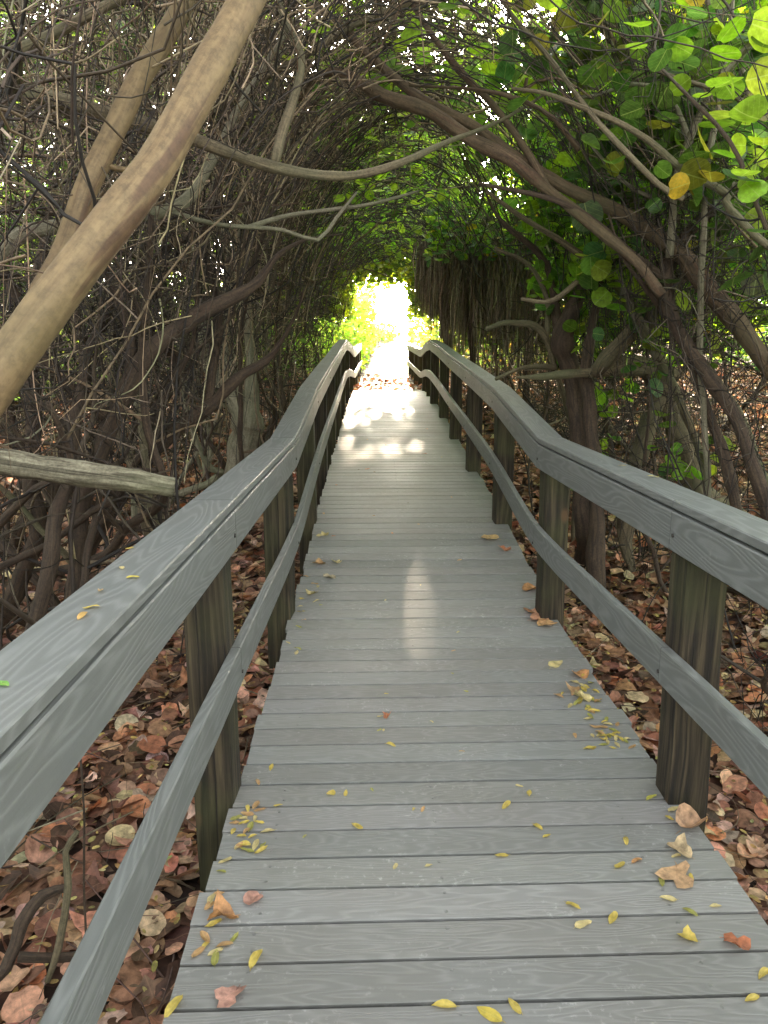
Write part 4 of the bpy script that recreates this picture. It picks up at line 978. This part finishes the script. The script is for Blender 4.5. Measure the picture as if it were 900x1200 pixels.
# ------------------------------------------------------------------ leaves lying on the deck and rails
def lay_leaf(px, py, size, col, kind, label, curl=.3, zf=None, seed=0, mat=None, name='fallen_leaf', group=None, rip=.10, tilt=.12, fold=0., stem=True, sx=1.):
    r_ = np.random.default_rng(seed+900)
    zf = zf or (lambda d: float(deck_z(d)))
    p = on_surface(px, py, zf)
    V, F, U = leaf_tpl(kind, True, curl, rip, r_)
    V = V.copy(); V[:, 0] *= sx
    if fold: V[:, 2] += fold*np.abs(V[:, 0])
    R_ = rotmats(1, tilt, r_)[0]
    V = (V @ R_.T)*size
    V[:, 2] -= V[:, 2].min()-.002
    base = np.array([p[0], p[1], zf(p[1])])
    n = len(V)
    cols = np.tile(np.array(col), (n, 1))*r_.normal(1, .10, (n, 1))
    acc = Acc(); acc.add(V, F, np.clip(cols, 0, 1), U)
    if stem and size > .02:
        s0 = (np.array([0, -.75, 0.02]) @ R_.T)*size; s1 = (np.array([.1, -1.25, .05]) @ R_.T)*size; s0[2] = max(s0[2], .004); s1[2] = max(.003, s1[2])
        tubes(acc, np.array([s0, (s0+s1)/2+[.002, 0, .002], s1]), np.array([.0014, .0012, .001])*min(1, size/.04), 4, np.array(col)*.7)
    o = acc.build(name, mat or M_YLEAF); o.location = tuple(base)
    return tag(o, label, 'leaf', group)
TAN = (.46, .28, .13); PINK = (.46, .25, .19); RUST = (.42, .15, .07); YEL = (.55, .43, .10); PALE = (.55, .46, .22); ORG = (.50, .26, .11); OLIVE = (.30, .30, .08)
big = [
 (260, 1078, .042, ORG, 'torn', 'orange tan leaf folded into a pointed three-cornered shape near lower left deck edge', 1.0),
 (297, 1056, .032, PINK, 'round', 'pinkish brown leaf just above the folded orange tan leaf', .3),
 (300, 1126, .034, YEL, 'oval', 'curled yellow leaf on the second board gap below the folded orange leaf', .9),
 (268, 1172, .038, PINK, 'torn', 'torn pale pink leaf at the bottom left of the deck', .2),
 (204, 1187, .032, YEL, 'oval', 'long yellow leaf on the lowest left deck corner', .3),
 (808, 970, .062, (.43, .26, .15), 'round', 'large curled brown leaf at the foot of the near right post', 1.0),
 (796, 998, .045, (.50, .38, .22), 'torn', 'cream tan crumpled leaf just below the large curled brown leaf', .6),
 (793, 1029, .058, (.52, .33, .18), 'torn', 'flat tan torn leaf near right edge of deck', .15),
 (775, 1037, .022, OLIVE, 'oval', 'small olive leaf tucked against the flat tan torn leaf', .3),
 (862, 1116, .036, RUST, 'torn', 'rusty red leaf close to the lower right deck edge', .5),
 (806, 1102, .026, YEL, 'torn', 'crumpled yellow leaf left of the rusty red leaf', .5),
 (683, 1085, .028, PALE, 'oval', 'pale yellow oval leaf, larger one of a pair on lower right boards', .2),
 (718, 1079, .027, YEL, 'oval', 'yellow pointed leaf right of the pale yellow oval leaf', .3),
 (671, 1067, .023, YEL, 'oval', 'yellow leaf lying on the gap above the pale yellow oval leaf', .5),
 (726, 1017, .024, YEL, 'oval', 'yellow pointed leaf, left of two on board beside the cream tan leaf', .4),
 (746, 1012, .022, ORG, 'oval', 'narrow tan leaf, right of two on board beside the cream tan leaf', .4),
 (763, 939, .026, (.52, .50, .10), 'oval', 'lime yellow leaf left of the near right post base', .3),
 (630, 972, .022, YEL, 'oval', 'small golden leaf alone at the centre right of the near boards', .3),
 (610+10, 933, .022, YEL, 'oval', 'small golden leaf above centre right, on a board gap', .3),
 (574, 632, .075, (.52, .35, .15), 'round', 'broad tan leaf before the middle right rail posts', .1),
 (592, 645, .062, RUST, 'torn', 'rust brown leaf touching the broad tan leaf', .4),
 (622, 693, .062, ORG, 'round', 'orange brown leaf beside the second right post, farthest of four', .3),
 (623, 719, .06, (.52, .27, .15), 'round', 'orange leaf of the four by the second right post, uppermost left', .4),
 (632, 728, .06, (.50, .26, .15), 'round', 'orange leaf of the four by the second right post, overlapped in the middle', .3),
 (641, 734, .062, (.56, .34, .16), 'round', 'bright tan leaf of the four by the second right post, nearest', .2),
 (651, 780, .060, PALE, 'oval', 'large pale yellow oval leaf on the right boards', .1),
 (680, 794, .048, ORG, 'round', 'orange tan leaf at top of the leaf drift on the right deck edge', .5),
 (672, 812, .044, TAN, 'torn', 'crumpled tan leaf in the leaf drift on the right deck edge', .7),
 (681, 820, .046, PALE, 'torn', 'pale torn leaf in the leaf drift on the right deck edge', .6),
 (395+0, 660, .045, PALE, 'torn', 'pale scrap of leaf on the left middle boards', .4),
 (374, 662, .05, TAN, 'torn', 'tan broken leaf on the left middle boards', .5),
 (366, 697, .045, PALE, 'torn', 'pale broken leaf near the left deck edge, nearer one', .5),
 (379, 630, .05, PALE, 'torn', 'pale broken leaf near the left deck edge, farther one', .5),
 (386, 679, .042, (.50, .42, .28), 'torn', 'cream broken leaf near the left deck edge, middle one', .4),
 (453, 840, .026, RUST, 'torn', 'small rusty scrap on the boards ahead of centre', .7),
 (458, 877, .022, YEL, 'oval', 'golden leaf on a board gap ahead of centre', .3),
 (318, 902, .020, YEL, 'oval', 'golden leaf left of centre on the near boards', .3),
 (388, 933, .018, YEL, 'round', 'round yellow leaf left of centre on the near boards', .2),
 (405, 932, .018, YEL, 'oval', 'pointed yellow leaf right of the round yellow leaf', .3),
 (419, 972, .026, YEL, 'oval', 'yellow leaf lying across a gap near the centre', .3),
 (593, 948, .025, YEL, 'oval', 'golden leaf with a stalk on the near right of centre boards', .3),
 (588, 1004, .022, YEL, 'oval', 'golden leaf on the gap at near right of centre', .3),
 (521, 1181, .030, YEL, 'oval', 'curled yellow leaf at the bottom centre of the deck', .6),
 (574, 1193, .034, (.58, .46, .08), 'oval', 'bright yellow leaf cut by the bottom edge at centre', .3),
 (603, 1184, .024, YEL, 'oval', 'upright little yellow leaf near the bottom right of centre', .3),
 (881, 1174, .022, YEL, 'oval', 'yellow leaf near the bottom right corner', .4),
 (894, 1148, .024, YEL, 'oval', 'yellow leaf at the right edge of the nearest boards', .4),
]
for q, (x, y, s, c, k, lab, cu) in enumerate(big):
    lay_leaf(x, y, s, c, k, lab, cu, seed=q, mat=M_DRY if s > .03 and k != 'oval' else M_YLEAF)
r_ = np.random.default_rng(61)
def sprinkle(n, cx_, cy_, sx_, sy_, lab, grp, smin=.015, smax=.026, pal=(YEL, PALE, TAN, OLIVE)):
    for i in range(n):
        x = r_.normal(cx_, sx_); y = r_.normal(cy_, sy_)
        if y > 1196 or y < 470: continue
        p = on_surface(x, y, lambda d: float(deck_z(d)))
        if not (deck_xl(p[1])+.03 < p[0] < deck_xr(p[1])-.03): continue
        pc = pal[r_.integers(0, len(pal))]; sz = r_.uniform(smin, smax)
        cn = {YEL: 'yellow', PALE: 'pale straw', TAN: 'tan', OLIVE: 'olive green', RUST: 'rusty'}.get(pc, 'dark brown')
        lay_leaf(x, y, sz, pc, 'oval', lab.format(c=cn, s='larger' if sz > (smin+smax)/2 else 'smaller'), r_.uniform(.1, .7), seed=int(r_.integers(1e6)), group=grp)
sprinkle(34, 284, 972, 15, 24, '{s} {c} leaf in the drift by the near left post', 'small leaves drifted by the near left post')
sprinkle(34, 246, 1080, 24, 60, '{s} {c} leaf scattered along the lower left deck edge', 'small leaves along the lower left deck edge')
sprinkle(36, 694, 826, 14, 20, '{s} {c} leaf in the drift along the right deck edge', 'small leaves drifted on the right deck edge', .018, .03)
sprinkle(26, 712, 868, 15, 8, '{s} {c} leaf in the nearer drift by the right deck edge', 'small leaves drifted beyond the near right post', .014, .024)
sprinkle(22, 352, 705, 16, 45, '{s} {c} leaf scrap beside the left posts on the middle boards', 'leaf scraps beside the left middle posts', .015, .026)
sprinkle(16, 820, 1010, 40, 60, '{s} {c} leaf scattered along the near right deck edge', 'small leaves along the near right deck edge')
sprinkle(24, 480, 850, 100, 110, 'tiny {c} leaf alone on the open middle boards, a {s} one', 'tiny leaves sprinkled over the middle boards', .010, .016)
sprinkle(22, 440, 560, 50, 45, '{s} {c} leaf scrap on the distant boards', 'dark scraps on the distant boards', .014, .03, (RUST, (.12, .07, .04), TAN))
zr = lambda d: top_z(d)
for q, (x, y, s, c, lab) in enumerate([
 (152, 645, .013, YEL, 'yellow leaf on the left rail cap, farthest of the row'), (143, 668, .014, PALE, 'pale leaf on the left rail cap, second of the row'), (156, 679, .014, (.58, .48, .1), 'bright yellow leaf on the left rail cap near its inner edge'),
 (118, 697, .014, (.40, .28, .15), 'brown tipped leaf on the middle of the left rail cap'), (108, 716, .016, YEL, 'long yellow leaf on the left rail cap, just before the orange one'), (97, 728, .017, (.58, .36, .12), 'orange yellow leaf on the left rail cap, nearest of the row'),
 (4, 808, .014, (.15, .32, .06), 'green leaf on the left rail cap at the left edge'), (729, 547, .018, (.40, .34, .2), 'dull straw leaf on the right rail cap, farther one'), (765, 560, .022, (.42, .38, .18), 'straw coloured leaf on the right rail cap, nearer one')]):
    lay_leaf(x, y, s, c, 'oval', lab, .3, zf=zr, seed=300+q)
